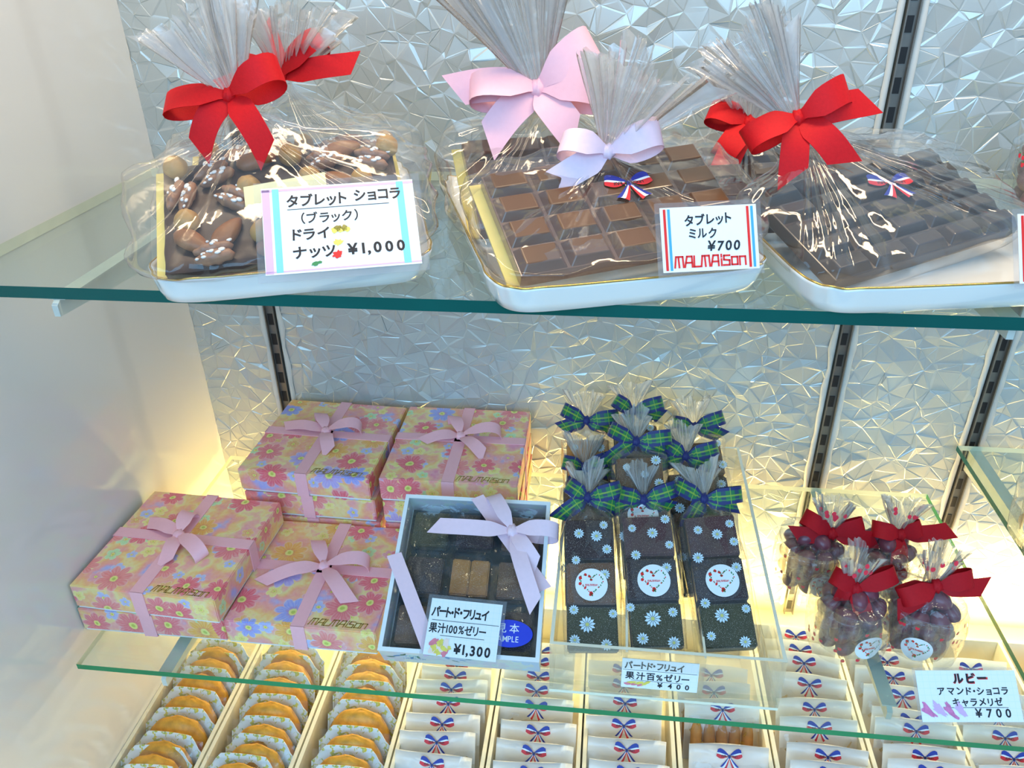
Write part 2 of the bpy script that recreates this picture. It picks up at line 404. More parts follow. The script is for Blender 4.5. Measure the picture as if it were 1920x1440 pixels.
def bow(parent, mat4, w, loops, tails, mtl, knot=None, name='ribbon_bow'):
    """mat4: local frame, z towards the viewer. loops: (deg, length, depth, droop), tails: (deg, length, curl[, fall])"""
    kb = MB(); k = knot or w * .42
    ellipsoid(kb, (0, 0, .0015), (k * .62, k * .72, k * .5), 0, mat4, 14, 8, lambda q: q * (1 + .12 * math.sin(q.x * 9)))
    for i in list(kb.uv): pass
    kb.uv = {i: (.006, .95) for i, v in enumerate(kb.v)}
    o = kb.build(name, mtl, parent)
    for a, L, dp, dr in loops: loop_part(o, mat4, math.radians(a), L, w, dp, dr, mtl)
    for tl in tails:
        a, L, cu = tl[:3]; tail_part(o, mat4, math.radians(a), L, w, cu, mtl, cut=RNG.choice((-.35, .35)), fall=tl[3] if len(tl) > 3 else 0.)
    return o
def rel(root, world_pt): return root.matrix_world.inverted() @ Vector(world_pt)
def facing(root, world_pt, rollz=0., pitch=0.):
    """frame in root space at a world point whose z looks to the case front and a little up (pitch)"""
    up = Matrix.Rotation(rollz, 4, 'Z')
    w = Matrix.Translation(world_pt) @ Matrix.Rotation(math.radians(90 - 35) + pitch, 4, 'X') @ up
    return root.matrix_world.inverted() @ w

def film_wrap(parent, hx, hy, hs, neck, rneck, fdir, fl, spread, seed, mats, bulge=1.05, sq=.45, npl=17, pamp=.22, top_slope=0., nth=216, rise=.5, name='cellophane_wrap', zz=.06, power=1., uneven=.25, mid=.45):
    """gathered clear bag: outline hx*hy at z=0, sides hs high, drawn in to the neck, pleated fan above. one surface"""
    rg = random.Random(seed); neck = Vector(neck); fd = Vector(fdir).normalized()
    ax = fd.orthogonal().normalized() if abs(fd.z) < .95 else Vector((1, 0, 0)); ax = (ax - fd * ax.dot(fd)).normalized(); ay = fd.cross(ax)
    ax = Vector((1, 0, 0)) - fd * fd.x; ax.normalize(); ay = fd.cross(ax)
    phs = [rg.uniform(0, 6.28) for _ in range(8)]
    def nz(th, k): return math.sin(npl * th + 2.1 * math.sin(3 * th + phs[0]) + phs[1]) * .6 + math.sin(npl * 1.73 * th + 1.7 * math.sin(2 * th + phs[2]) + k) * .4
    vs = []; uvs = []; ub = 26; uf = 20; rows = []
    for j in range(ub + 1):
        u = j / ub
        for i in range(nth):
            th = 2 * PI * i / nth; c, s = math.cos(th), math.sin(th)
            ex = math.copysign(abs(c) ** sq, c) * hx; ey = math.copysign(abs(s) ** sq, s) * hy
            zt = hs + top_slope * ey
            b0 = Vector((ex * .97, ey * .97, 0)); b1 = Vector((ex * bulge, ey * bulge, zt))
            if u < .18:
                t = u / .18; q = b0.lerp(b1, t); q += Vector((ex, ey, 0)) * (.05 * math.sin(PI * t))
            else:
                t = (u - .18) / .82
                b3 = neck + ax * (c * rneck) + ay * (s * rneck)
                c1 = b1 + Vector((0, 0, 1)) * (rise * max(.004, (neck.z - zt)) * .45)
                c2 = neck - fd * (mid * (neck - Vector((0, 0, zt))).length) + (b1 - Vector((neck.x, neck.y, zt))) * .16
                q = b1 * ((1 - t) ** 3) + c1 * (3 * t * (1 - t) ** 2) + c2 * (3 * t * t * (1 - t)) + b3 * (t ** 3)
            rad = Vector((c, s, .2)).normalized()
            amp = pamp * (q - neck).length * smooth((u - .12) / .75) * (1 - smooth((u - .93) / .07) * .7) * .22
            amp = min(amp, .006)
            q = q + rad * (amp * nz(th, phs[3]))
            nn = noise.noise(Vector((q.x * 24 + seed, q.y * 24, q.z * 24))); n2 = abs(noise.noise(Vector((q.x * 42, q.y * 42 + seed, q.z * 30))))
            k = .0045 * smooth(u / .2) * (1 - smooth((u - .85) / .12))
            q = q + rad * (k * (nn * .9 - n2 * 2.2 + .5))
            vs.append(q)
    for j in range(1, uf + 1):
        t = j / uf
        for i in range(nth):
            th = 2 * PI * i / nth; c, s = math.cos(th), math.sin(th)
            pl = nz(th, phs[3]); pl2 = math.sin(npl * 2.6 * th + phs[4] + 1.5 * math.sin(4 * th))
            ln = fl * (1 + uneven * math.sin(2 * th + phs[5]) * .5 + uneven * .5 * math.sin(3 * th + phs[6]) + zz * (abs(((i * .5) % 2) - 1) - .5))
            sp = spread * (1 + .30 * pl + .12 * pl2)
            r = rneck + ln * sp * t ** power * (.85 if abs(s) > .7 else 1.1)
            q = neck + fd * (ln * (t - .10 * spread * t * t)) + ax * (c * r) + ay * (s * r * .75)
            q += Vector((1, .3, 0)) * (.0022 * t * math.sin(3 * t + 5 * th + phs[7]))
            vs.append(q)
    tot = ub + uf
    mb = MB(); fs = []
    for j in range(tot):
        for i in range(nth):
            a = j * nth + i; b = j * nth + (i + 1) % nth
            fs.append((a, b, b + nth, a + nth))
    mb.add(vs, fs, 0, None, True, [(2 * PI * (k % nth) / nth, (k // nth) / tot * .25) for k in range(len(vs))])
    for j in range(tot):
        if j >= ub:
            for i in range(nth): mb.mi[j * nth + i] = 1
    return mb.build(name, mats, parent)

def rbox(parent, name, sx, sy, sz, mtl, loc=(0, 0, 0), bev=.002, seg=2, uv=False, mat=None):
    mb = MB(); mb.box(-sx / 2, sx / 2, -sy / 2, sy / 2, 0, sz)
    o = mb.build(name, mtl, parent, bevel=bev, seg=seg, uvmap=uv)
    if mat is not None: o.matrix_local = mat
    else: o.location = loc
    return o

# ------------------------------------------------------------------ lettering
LOGO = {'M': ([[(0, 0), (.9, 6), (2.6, 6), (3, 0)], [(2.6, 6), (5.6, 6), (6, 0)]], 7), 'A': ([[(0, 0), (1.6, 6), (5, 6), (5.2, 0)], [(.7, 2.4), (5.1, 2.4)]], 6.3),
        'L': ([[(.4, 6), (.2, 0), (4.4, 0)]], 5.2), 'I': ([[(1, 0), (1, 3.6)], [(1, 5), (1, 6.2)]], 2.2), 'S': ([[(4.6, 5.6), (.6, 5.6), (.5, 3.2), (4.5, 2.8), (4.4, .1), (.2, .1)]], 5.6),
        'O': ([[(.5, .2), (.5, 4.6), (4.5, 4.6), (4.5, .2), (.5, .2)]], 5.6), 'N': ([[(.5, 0), (.5, 4.6), (4.5, 4.6), (4.6, 0)]], 5.2)}
def logo(mb, x, y, w, mi=0, mat=None, z=0., th=1.25, slant=.18, h=None):
    tot = sum(LOGO[c][1] for c in 'MALMAISON'); s = w / tot; hs = (h / 6.) if h else s * 1.15; cx = 0
    for c in 'MALMAISON':
        st, adv = LOGO[c]
        for pl in st:
            for (x0, y0), (x1, y1) in zip(pl[:-1], pl[1:]):
                a = Vector((x + (cx + x0 + slant * y0) * s, y + y0 * hs)); b = Vector((x + (cx + x1 + slant * y1) * s, y + y1 * hs)); d = (b - a)
                if d.length < 1e-9: continue
                d.normalize(); n = Vector((-d.y, d.x)) * (th * s / 2); e = d * (th * s * .45)
                mb.add([(*(a - e - n), z), (*(b + e - n), z), (*(b + e + n), z), (*(a - e + n), z)], [(0, 1, 2, 3)], mi, mat)
        cx += adv
def text(mb, s, x, y, size, mi=0, bold=0., z=0., shear=0., stretch=1., wob=.0, rot=0., track=1.):
    """handwritten characters as flat outlines, each with its own small lean"""
    rg = random.Random(hash(s) % 1000 if False else sum(map(ord, s)))
    cx = x
    for ch in s:
        if ch == ' ': cx += size * .4; continue
        cu = bpy.data.curves.new('glyph', 'FONT'); cu.body = ch; cu.size = size; cu.offset = bold * size; cu.resolution_u = 3
        ob = bpy.data.objects.new('glyph', cu); COL.objects.link(ob)
        dg = bpy.context.evaluated_depsgraph_get(); ev = ob.evaluated_get(dg); me = bpy.data.meshes.new_from_object(ev)
        a = rg.uniform(-wob, wob); ca, sa = math.cos(a), math.sin(a); yy = rg.uniform(-wob, wob) * size * .5
        vs = [v.co.copy() for v in me.vertices]
        if vs:
            x0 = min(v.x for v in vs); x1 = max(v.x for v in vs); wd = (x1 - x0) * stretch
            cjk = ord(ch) > 0x2000 and ch not in '・'
            out = []
            for v in vs:
                px_ = (v.x - x0) * stretch - wd / 2; py_ = v.y
                px_, py_ = px_ * ca - py_ * sa, px_ * sa + py_ * ca
                px_ += shear * py_
                gx = cx + wd / 2 + px_ - x; gy = py_ + yy
                out.append((x + gx * math.cos(rot) - gy * math.sin(rot), y + gx * math.sin(rot) + gy * math.cos(rot), z))
            mb.add(out, [tuple(p.vertices) for p in me.polygons], mi)
            cx += (wd + size * .13) * track
        COL.objects.unlink(ob); bpy.data.objects.remove(ob); bpy.data.curves.remove(cu); bpy.data.meshes.remove(me)
def quad(mb, x0, y0, x1, y1, z, mi=0, sk=0.): mb.add([(x0, y0, z), (x1, y0 + sk, z), (x1, y1 + sk, z), (x0, y1, z)], [(0, 1, 2, 3)], mi)
def blot(mb, x, y, rx, ry, z, mi, seed=1, n=26, rot=0., mat=None, rough=.3):
    rg = random.Random(seed); vs = [(x, y, z)]
    for i in range(n):
        a = 2 * PI * i / n; r = 1 + rough * rg.uniform(-1, 1)
        u, v = rx * r * math.cos(a), ry * r * math.sin(a)
        vs.append((x + u * math.cos(rot) - v * math.sin(rot), y + u * math.sin(rot) + v * math.cos(rot), z))
    mb.add(vs, [(0, i + 1, (i + 1) % n + 1) for i in range(n)], mi, mat)
TRI = ['navy', 'triwhite', 'trired', 'ink']
def tricolour(mb, w, mat=None, words=True, seg=7, z=0.):
    """the printed tricolour bow, centred on the origin, w wide. slots 0 navy 1 white 2 red 3 black"""
    h = w * .5
    for sg in (-1, 1):
        for b in range(3):
            vs = []
            for i in range(seg + 1):
                t = i / seg; x = sg * w * (.04 + .46 * t)
                up = h * (.10 + .50 * math.sin(t * PI * .62) - .02 * t); lo = h * (-.10 - .22 * math.sin(t * PI * .9) + .10 * t)
                if i == seg: up -= h * .06
                cu_ = (0, .44, .60, 1); y0 = lerp(up, lo, cu_[b]); y1 = lerp(up, lo, cu_[b + 1])
                vs += [(x + sg * w * .02 * b, y0 + h * .15, z), (x + sg * w * .02 * (b + 1), y1 + h * .15, z)]
            mb.add(vs, [(2 * i, 2 * i + 1, 2 * i + 3, 2 * i + 2) for i in range(seg)], b, mat)
        for b in range(3):                              # tails
            vs = []
            for i in range(seg + 1):
                t = i / seg; k = b / 3, (b + 1) / 3
                cxx = sg * w * (.03 + .20 * t + .05 * t * t); yy = -h * (.05 + .85 * t)
                hw = w * (.03 + .10 * t)
                for kk in k:
                    o = lerp(-hw, hw, kk) * (-sg)
                    vs.append((cxx + o, yy + o * sg * .5 + (h * .1 * (1 - abs(kk - .5) * 2) if i == seg else 0), z))
            mb.add(vs, [(2 * i, 2 * i + 1, 2 * i + 3, 2 * i + 2) for i in range(seg)], b if sg > 0 else (0, 1, 2)[b], mat)
    blot(mb, 0, h * .06, w * .06, h * .17, z + .00002, 0, 3, 10, 0, mat, .1)
    if words:
        logo(mb, -w * .34, h * .02, w * .68, 3, mat, z + .00004, 1.3, 0, h * .16)
def wreath(mb, r, mat=None, z=0.):
    """round white sticker with a flowered heart; slots 0 paper 1 red 2 green"""
    blot(mb, 0, 0, r, r, z, 0, 5, 32, 0, mat, 0.)
    rg = random.Random(4)
    for i in range(46):
        t = 2 * PI * i / 46; x = 16 * math.sin(t) ** 3; y = 13 * math.cos(t) - 5 * math.cos(2 * t) - 2 * math.cos(3 * t) - math.cos(4 * t)
        s = r * .70 / 16.5
        big = t > PI and i % 3 == 0
        blot(mb, x * s + rg.uniform(-1, 1) * r * .06, (y + 2 + rg.uniform(-.9, .9)) * s, r * (.11 if big else .055), r * (.09 if big else .04), z + .00003, 1 if (big or i % 4 == 0) else 2, i, 6, t, mat)
    logo(mb, -r * .38, -r * .08, r * .76, 1, mat, z + .00003, 1.5, 0)

# ------------------------------------------------------------------ the case
def wall_back():
    gaps = (-.371, .247, .402); xs = [-.470] + [v for g in gaps for v in (g - .009, g + .009)] + [.90]
    for k in range(0, len(xs), 2):
        x0, x1 = xs[k], xs[k + 1]; z0, z1 = -.745, .30; rg = random.Random(11 + k)
        pts = []; hs = []
        step = .0145
        nx = max(2, int((x1 - x0) / step)); nz_ = int((z1 - z0) / step)
        for j in range(nz_ + 1):
            for i in range(nx + 1):
                ed = i in (0, nx) or j in (0, nz_)
                x = x0 + (x1 - x0) * i / nx + (0 if i in (0, nx) else rg.uniform(-.6, .6) * step)
                z = z0 + (z1 - z0) * j / nz_ + (0 if j in (0, nz_) else rg.uniform(-.42, .42) * step)
                pts.append(Vector((x, z))); hs.append(rg.choice((0., 0., .0005, .0011, .0019)) if not ed else 0)
        v2, _, fs, ov, _, _ = delaunay_2d_cdt(pts, [], [], 0, 1e-6)
        mb = MB(); vs = []
        for i, p in enumerate(v2): vs.append((p.x, -hs[ov[i][0]] if ov[i] else 0, p.y))
        # every facet gets a raised or sunk inner face, so its rim is a narrow sliver that catches light
        nv, nf = [], []
        for f in fs:
            t3 = [Vector(vs[i]) for i in reversed(f)]; c = (t3[0] + t3[1] + t3[2]) / 3; dy = rg.uniform(-.0007, .0005)
            b0 = len(nv); nv += t3
            for p in t3:
                q = p.lerp(c, rg.choice((.10, .16, .24, .42))); q.y += dy * rg.uniform(.4, 1.5); nv.append(q)
            nf.append((b0 + 3, b0 + 4, b0 + 5))
            for k_ in range(3): nf.append((b0 + k_, b0 + (k_ + 1) % 3, b0 + 3 + (k_ + 1) % 3, b0 + 3 + k_))
        mb.add(nv, nf)
        b = mb.add([(x0, .004, z0), (x1, .004, z0), (x1, .004, z1), (x0, .004, z1)], [(0, 3, 2, 1)])
        o = mb.build('wall_back', M['pattern']); tag(o, kind='structure')
        # wavy sealant bead along the panel edges
        for xe, sg in ((x0, 1), (x1, -1)):
            if xe > .8: continue
            sb = MB(); n = 90; vs = []
            for i in range(n + 1):
                zz = lerp(z0, z1, i / n); wv = .0022 + .0016 * noise.noise(Vector((0, k, zz * 38))) * 2
                vs += [(xe - sg * .002, -.0012, zz), (xe + sg * max(.0006, wv), -.0045, zz), (xe + sg * max(.0012, wv + .0016), -.0010, zz)]
            sb.add(vs, [(3 * i + a, 3 * i + a + 1, 3 * i + a + 4, 3 * i + a + 3) for i in range(n) for a in (0, 1)], smooth=True)
            t_ = sb.build('trim_%d' % (k * 2 + (sg > 0)), M['silicone']); tag(t_, kind='structure')
wall_back()
def board(name, x0, x1, y0, y1, z0, z1, mtl, kind='structure', bev=0):
    mb = MB(); mb.box(x0, x1, y0, y1, z0, z1); o = mb.build(name, mtl, bevel=bev); return tag(o, kind=kind)
board('wall_left', -.496, -.466, -.75, .0, -.95, .50, M['laminate'])
board('floor', -.75, 1.0, -.8, .03, -.79, -.765, M['cream'])
board('wall_rear_lower', -.50, .95, .006, .02, -.95, .45, M['cream'])
names = {-.371: 'slotted steel shelf standard near the left corner of the case', .247: 'slotted steel shelf standard behind the red-bowed sweet bags', .402: 'slotted steel shelf standard carrying the small right-hand glass shelf'}
for gx, lb in names.items():
    rt = empty('shelf_standard', Matrix.Translation((gx, 0, -.76)), lb, 'shelf standard', 'slotted steel shelf standards')
    mb = MB(); H = 1.06
    # U channel: web, lips
    mb.box(-.0050, .0050, -.0005, .0015, 0, H); mb.box(-.0057, -.0045, -.0050, .0015, 0, H); mb.box(.0045, .0057, -.0050, .0015, 0, H)
    mb.build('channel', M['steel'], rt)
    sb = MB(); n = int(H / .0249)
    for i in range(n): sb.box(-.0036, .0026, -.0011, -.0004, .006 + i * .0249, .006 + i * .0249 + .0135)
    sb.build('slots', M['slot'], rt)
M['paleedge'] = simple('pale_ground_glass_edge', (.78, .80, .62), .2, .1)
def shelf(name, x0, x1, y0, y1, ztop, th, edge, label, side=2):
    mb = MB()
    mb.box(x0, x1, y0, y1, ztop - th, ztop)
    mb.mi = [0, 0, 1, 1, 2, side]
    o = mb.build(name, [M['glass'], edge, M['paleedge']]); return tag(o, label, 'shelf')
shelf('glass_shelf', -.465, .90, -.319, -.012, -.203, .0085, M['glass_edge_dark'], 'upper glass shelf with dark green edge carrying the big chocolate bars')
shelf('glass_shelf', -.450, .366, -.336, -.012, -.556, .0058, M['glass_edge_green'], 'lower glass shelf with bright green edge carrying the flowered gift boxes')
shelf('glass_shelf', .382, .90, -.330, -.012, -.490, .0060, M['glass_edge_dark'], 'small glass shelf at the right edge, seen by its left corner', 1)
def bracket(x, z, L, label, h0=.030):
    t = MB(); h1 = .012; th = .0022
    pr = [(-.001, -.0013), (-L, -.0013), (-L - .004, -.004), (-L - .004, -h1), (-L * .5, -h0 * .6), (-.001, -h0)]
    vs = [(sx, y, zz) for sx in (-th, th) for (y, zz) in pr]; n = len(pr)
    t.add(vs, [tuple(range(n)), tuple(reversed(range(n, 2 * n)))] + [(i, i + n, (i + 1) % n + n, (i + 1) % n) for i in range(n)])
    t.box(-.006, .006, -L, -.004, -.0012, 0)
    o = t.build('shelf_bracket', M['bracketsteel']); o.location = (x, -.002, z); tag(o, label, 'bracket', 'shelf brackets'); return o
bracket(-.371, -.2117, .315, 'steel bracket under the left end of the upper glass shelf', .04)
bracket(-.371, -.5620, .330, 'steel bracket under the lower glass shelf below the gift boxes')
bracket(.247, -.2117, .300, 'steel bracket under the upper glass shelf above the red bows')
bracket(.402, -.2117, .300, 'steel bracket under the upper glass shelf at the far right')
bracket(.247, -.5620, .300, 'steel bracket under the lower glass shelf behind the red-bowed bags')
bracket(.402, -.4962, .300, 'steel bracket under the small right-hand glass shelf')

# ------------------------------------------------------------------ porcelain trays
def porcelain_tray(o, yaw, w, d, label):
    rt = empty('porcelain_tray', frame(o, yaw), label, 'tray', 'white porcelain trays on the upper shelf')
    n = 200; mb = MB(); gb = MB()
    def ring(ins, z, wav, r=.020):
        out = []
        hx, hy = w / 2 - ins, d / 2 - ins
        for i in range(n):
            a = 2 * PI * i / n; c, s = math.cos(a), math.sin(a)
            x = math.copysign(abs(c) ** .22, c) * hx; y = math.copysign(abs(s) ** .22, s) * hy
            k = math.sin(11 * a + .7) * .5 + math.sin(17 * a) * .5
            out.append((w / 2 + x * (1 + wav * .012 * k), d / 2 + y * (1 + wav * .010 * k), z + wav * .0010 * k))
        return out
    prof = [ring(.012, .0008, 0), ring(.0075, .0003, 0), ring(.004, .002, 0), ring(.0018, .008, .3), ring(0, .0168, .9), ring(-.0004, .0186, 1.), ring(.0013, .0192, 1.), ring(.0028, .0170, .9), ring(.0055, .0075, .4), ring(.010, .0042, 0), ring(.016, .0034, 0)]
    vs = [p for r in prof for p in r]; fs = []
    for j in range(len(prof) - 1):
        for i in range(n): fs.append((j * n + i, j * n + (i + 1) % n, (j + 1) * n + (i + 1) % n, (j + 1) * n + i))
    fs.append(tuple(reversed(range(n)))); fs.append(tuple(range((len(prof) - 1) * n, len(prof) * n)))
    mb.add(vs, fs, smooth=True); mb.sm[-1] = mb.sm[-2] = False
    mb.build('dish', M['porcelain'], rt)
    pr = ring(.0006, .0191, 1.); vs = []; fs = []
    for i, p in enumerate(pr):
        c = Vector((w / 2, d / 2, p[2])); out = (Vector(p) - c); out.z = 0; out.normalize()
        for k in range(6):
            a = 2 * PI * k / 6; vs.append(Vector(p) + out * (.0009 * math.cos(a)) + Vector((0, 0, .0008 * math.sin(a))))
    for i in range(n):
        for k in range(6): fs.append((i * 6 + k, i * 6 + (k + 1) % 6, ((i + 1) % n) * 6 + (k + 1) % 6, ((i + 1) % n) * 6 + k))
    gb.add(vs, fs, smooth=True); gb.build('gilt_rim', M['gold'], rt)
    return rt
ZU = -.203; ZL = -.556
T1 = at(262, 533, ZU + .019); T2 = at(925, 550, ZU + .019); T3 = at(1528, 547, ZU + .019)
porcelain_tray((T1.x, T1.y, ZU), math.radians(18.5), .184, .275, 'white gilt-edged tray under the nut chocolate bag')
porcelain_tray((T2.x, T2.y, ZU), math.radians(18.0), .182, .270, 'white gilt-edged tray under the pink-bowed milk chocolate bags')
porcelain_tray((T3.x, T3.y, ZU), math.radians(10.5), .184, .262, 'white gilt-edged tray under the red-bowed dark chocolate bar')

# ------------------------------------------------------------------ chocolate bars in cellophane
def bar_mesh(w, d, nx, ny, h=.0095, hc=.0055):
    mb = MB(); mb.box(0, w, 0, d, 0, h)
    cw, cd = w / nx, d / ny; g = .0010; sl = .0036
    for i in range(nx):
        for j in range(ny):
            x0, x1, y0, y1 = i * cw + g, (i + 1) * cw - g, j * cd + g, (j + 1) * cd - g
            s2 = sl
            vs = [(x0, y0, h), (x1, y0, h), (x1, y1, h), (x0, y1, h), (x0 + s2, y0 + s2, h + hc), (x1 - s2, y0 + s2, h + hc), (x1 - s2, y1 - s2, h + hc), (x0 + s2, y1 - s2, h + hc)]
            mb.add(vs, [(0, 1, 5, 4), (1, 2, 6, 5), (2, 3, 7, 6), (3, 0, 4, 7), (4, 5, 6, 7)])
    return mb
def choc_bag(name, label, fr, w, d, nx, ny, mtl, neckw, fdir, fl, spread, seed, bowmat, bw, loops, tails, rollz=0., card=True, sticker=None, margin=.014, sides=(.012,), pitch=0., inner=None, fm=.5, filmkw={}):
    rt = empty(name, fr, label, 'bagged chocolate', 'bagged chocolate tablets')
    fr2 = rt.matrix_world
    if inner is None:
        o = bar_mesh(w, d, nx, ny).build('chocolate_bar', mtl, rt, bevel=0)
        bv = o.modifiers.new('soft_edges', 'BEVEL'); bv.width = .0008; bv.segments = 2; bv.limit_method = 'ANGLE'
        if sticker:
            sb = MB(); tricolour(sb, .030, Matrix.Translation((sticker[0], sticker[1], .0160)) @ Matrix.Rotation(sticker[2], 4, 'Z'), True, 8)
            sb.build('bow_sticker', [M[k] for k in TRI], o)
    else: inner(rt, w, d)
    if card:
        cb = MB(); cb.box(-.007, w + .003, .003, d + .004, -.0022, -.0006); cb.build('backing_card', M['yellowcard'], rt)
    nk = rel(rt, neckw) - Vector((w / 2, d / 2, -.003))
    fd = (rt.matrix_world.inverted().to_3x3() @ Vector(fdir)).normalized()
    f = film_wrap(rt, w / 2 + margin, d / 2 + margin * fm, sides[0] + .006, nk, .0045, fd, fl, spread, seed, [M['film'], M['frill']], **filmkw)
    f.location = (w / 2, d / 2, -.003)
    bow(rt, facing(rt, Vector(neckw) + Vector((0, -.006, .003)), rollz, pitch), bw, loops, tails, bowmat)
    return rt
rd = math.radians
def nut_slab(rt, w, d):
    mb = MB(); nx, ny = 40, 26; vs = []
    for j in range(ny + 1):
        for i in range(nx + 1):
            x, y = w * i / nx, d * j / ny; ed = i in (0, nx) or j in (0, ny)
            vs.append((x + (.0008 * noise.noise(Vector((y * 80, 1, 0))) if i in (0, nx) else 0), y, .0085 + .0014 * noise.noise(Vector((x * 90, y * 90, 3))) - (.0012 if ed else 0)))
    fs = [(j * (nx + 1) + i, j * (nx + 1) + i + 1, (j + 1) * (nx + 1) + i + 1, (j + 1) * (nx + 1) + i) for j in range(ny) for i in range(nx)]
    mb.add(vs, fs, smooth=True); mb.box(.0004, w - .0004, .0004, d - .0004, 0, .0072)
    o = mb.build('chocolate_slab', M['darkslab'], rt)
    hb = MB(); ellipsoid(hb, (0, 0, 0), (.0078, .0078, .0074), 0, None, 20, 12, lambda q: q * (1 + .10 * max(0, q.z) ** 6 + .03 * math.sin(6 * math.atan2(q.y, q.x))))
    ab = MB(); ellipsoid(ab, (0, 0, 0), (.0135, .0068, .0052), 0, None, 24, 14, lambda q: Vector((q.x, q.y * (1 - .35 * q.x), q.z)) * (1 + .015 * math.sin(16 * q.y)))
    pb = MB()
    for sg in (-1, 1):
        ellipsoid(pb, (0, sg * .0040, 0), (.0125, .0042, .0050), 0, None, 26, 14, lambda q: q * (1 + .14 * math.sin(q.x * 11) * abs(q.z)))
    rg = random.Random(3)
    for k in range(11):
        a = rg.uniform(-.011, .011); s = rg.choice((-1, 1)) * rg.uniform(.002, .007); g_ = rg.uniform(.5, 1.5)
        ellipsoid(pb, (a, s, .0048 - 45 * (abs(s) - .004) ** 2 - 14 * a * a), (.0017 * g_, .0012 * g_, .0008), 1, None, 8, 5)
    hz = rzm = None
    hme = hb.build('hazelnut', M['hazel'], o); ame = ab.build('almond', M['almond'], o); pme = pb.build('pecan', [M['pecan'], M['sugar']], o)
    used = set()
    # where nuts sit on the slab: kind, x, y (fractions), turn
    pl = [('h', .06, .93, 0), ('p', .22, .84, .5), ('a', .40, .93, .1), ('h', .55, .93, 0), ('p', .70, .88, .2), ('a', .78, .95, .3), ('h', .98, .92, 0), ('p', .90, .82, -.3),
          ('h', .10, .40, 0), ('h', .36, .66, 0), ('h', .44, .46, 0), ('p', .30, .58, -.6), ('p', .08, .66, 1.2), ('h', .40, .22, 0), ('p', .20, .10, .1), ('a', .45, .12, .25), ('p', .52, .30, .5),
          ('a', .26, .27, .9), ('h', .62, .68, 0), ('p', .62, .50, 1.), ('a', .74, .64, -.4), ('h', .84, .60, 0), ('a', .93, .45, .8), ('h', .70, .32, 0), ('p', .82, .25, .3), ('a', .62, .12, -.2), ('h', .93, .12, 0), ('a', .12, .22, -.7)]
    for k, x, y, a in pl:
        src = {'h': hme, 'a': ame, 'p': pme}[k]
        q = src if src.name not in used else src.copy()
        if q is src: used.add(src.name)
        else: COL.objects.link(q)
        q.parent = o; q.location = (w * x, d * y, .0085 + {'h': .0045, 'a': .003, 'p': .003}[k]); q.rotation_euler = (rg.uniform(-.5, .5) if k == 'h' else rg.uniform(-.15, .15), rg.uniform(-.15, .15), a)
F1 = frame(P(299, 532, -.330) + Vector((0, 0, 0)), rd(23), rd(27), rd(-1))
o_ = at(299, 532, ZU + .020)
choc_bag('nut_chocolate_bag', 'front clear bag of nut-studded dark chocolate slab tied with a bright red bow', frame((o_.x + .0, o_.y + .010, ZU + .0165), rd(20), rd(30), rd(-2)), .152, .092, 5, 4, M['dark'],
         P(440, 186, -.255), (-.28, .02, 1), .056, .50, 21, M['red'], .0175,
         [(188, .043, .010, .002), (22, .036, .013, -.004)], [(232, .040, .008), (-42, .047, -.010)], 0, inner=nut_slab, fm=.25, filmkw=dict(rise=1.2, bulge=1.10, mid=.42, npl=15))
def plain_inner(mtl):
    def f(rt, w, d):
        o = bar_mesh(w, d, 5, 4).build('chocolate_bar', mtl, rt)
    return f
o_ = Vector((T1.x, T1.y, 0)) + Vector((.010 * 1, 0, 0)) + Matrix.Rotation(rd(18.5), 3, 'Z') @ Vector((.006, .125, 0))
choc_bag('nut_chocolate_bag', 'rear bag of nut-studded chocolate on the left tray, its red bow half hidden', frame((o_.x, o_.y, ZU + .008), rd(18), rd(24), 0), .152, .092, 5, 4, M['dark'],
         P(535, 150, -.150), (.25, .12, 1), .050, .62, 33, M['red'], .0165,
         [(165, .036, .012, 0), (40, .040, .012, -.004)], [(8, .058, .004), (108, .046, .004), (190, .050, 0)], 0, inner=nut_slab, filmkw=dict(rise=1.0, bulge=1.15, mid=.4))
# yellow tag tied to the front nut bag
tb = MB(); tb.add([(0, 0, 0), (.052, .004, .001), (.052, .026, .001), (0, .022, 0), (0, 0, .0005), (.052, .004, .0015), (.052, .026, .0015), (0, .022, .0005)], [(3, 2, 1, 0), (4, 5, 6, 7), (0, 1, 5, 4), (1, 2, 6, 5), (2, 3, 7, 6), (3, 0, 4, 7)])
to = tb.build('name_tag', M['paleyellow']); to.matrix_world = frame(P(462, 404, -.312), rd(20), rd(36), rd(-2)); tag(to, 'pale yellow paper tag between nut bag and its price card', 'tag')

o_ = at(974, 527, ZU + .018)
choc_bag('chocolate_bar_bag', 'front bag of segmented milk chocolate bar tied with a lilac-pink bow', frame((o_.x, o_.y + .004, ZU + .0120), rd(23), rd(25), rd(-3)), .157, .094, 5, 4, M['milk'],
         P(1140, 290, -.230), (.42, .02, 1), .062, .55, 41, M['palepink'], .0185,
         [(165, .033, .014, .002), (12, .036, .012, -.003)], [(212, .048, -.004)], rd(4), sticker=(.092, .058, rd(-4)), filmkw=dict(rise=.5, bulge=1.04, mid=.3, npl=13))
b_ = Vector((T2.x, T2.y, 0)) + Matrix.Rotation(rd(18), 3, 'Z') @ Vector((.012, .125, 0))
choc_bag('chocolate_bar_bag', 'rear milk chocolate bag with large pale pink bow and tall clear pleats', frame((b_.x, b_.y, ZU + .008), rd(18), rd(28), 0), .157, .094, 5, 4, M['milk'],
         P(1010, 172, -.165), (-.28, .0, 1), .105, .40, 57, M['pink'], .024,
         [(185, .050, .017, -.002), (34, .048, .017, -.006), (0, .046, .012, .004)], [(222, .052, .006), (-55, .045, .004), (175, .062, .006)], 0, filmkw=dict(rise=1.1, bulge=1.10, mid=.45, npl=19))
o_ = at(1564, 511, ZU + .018)
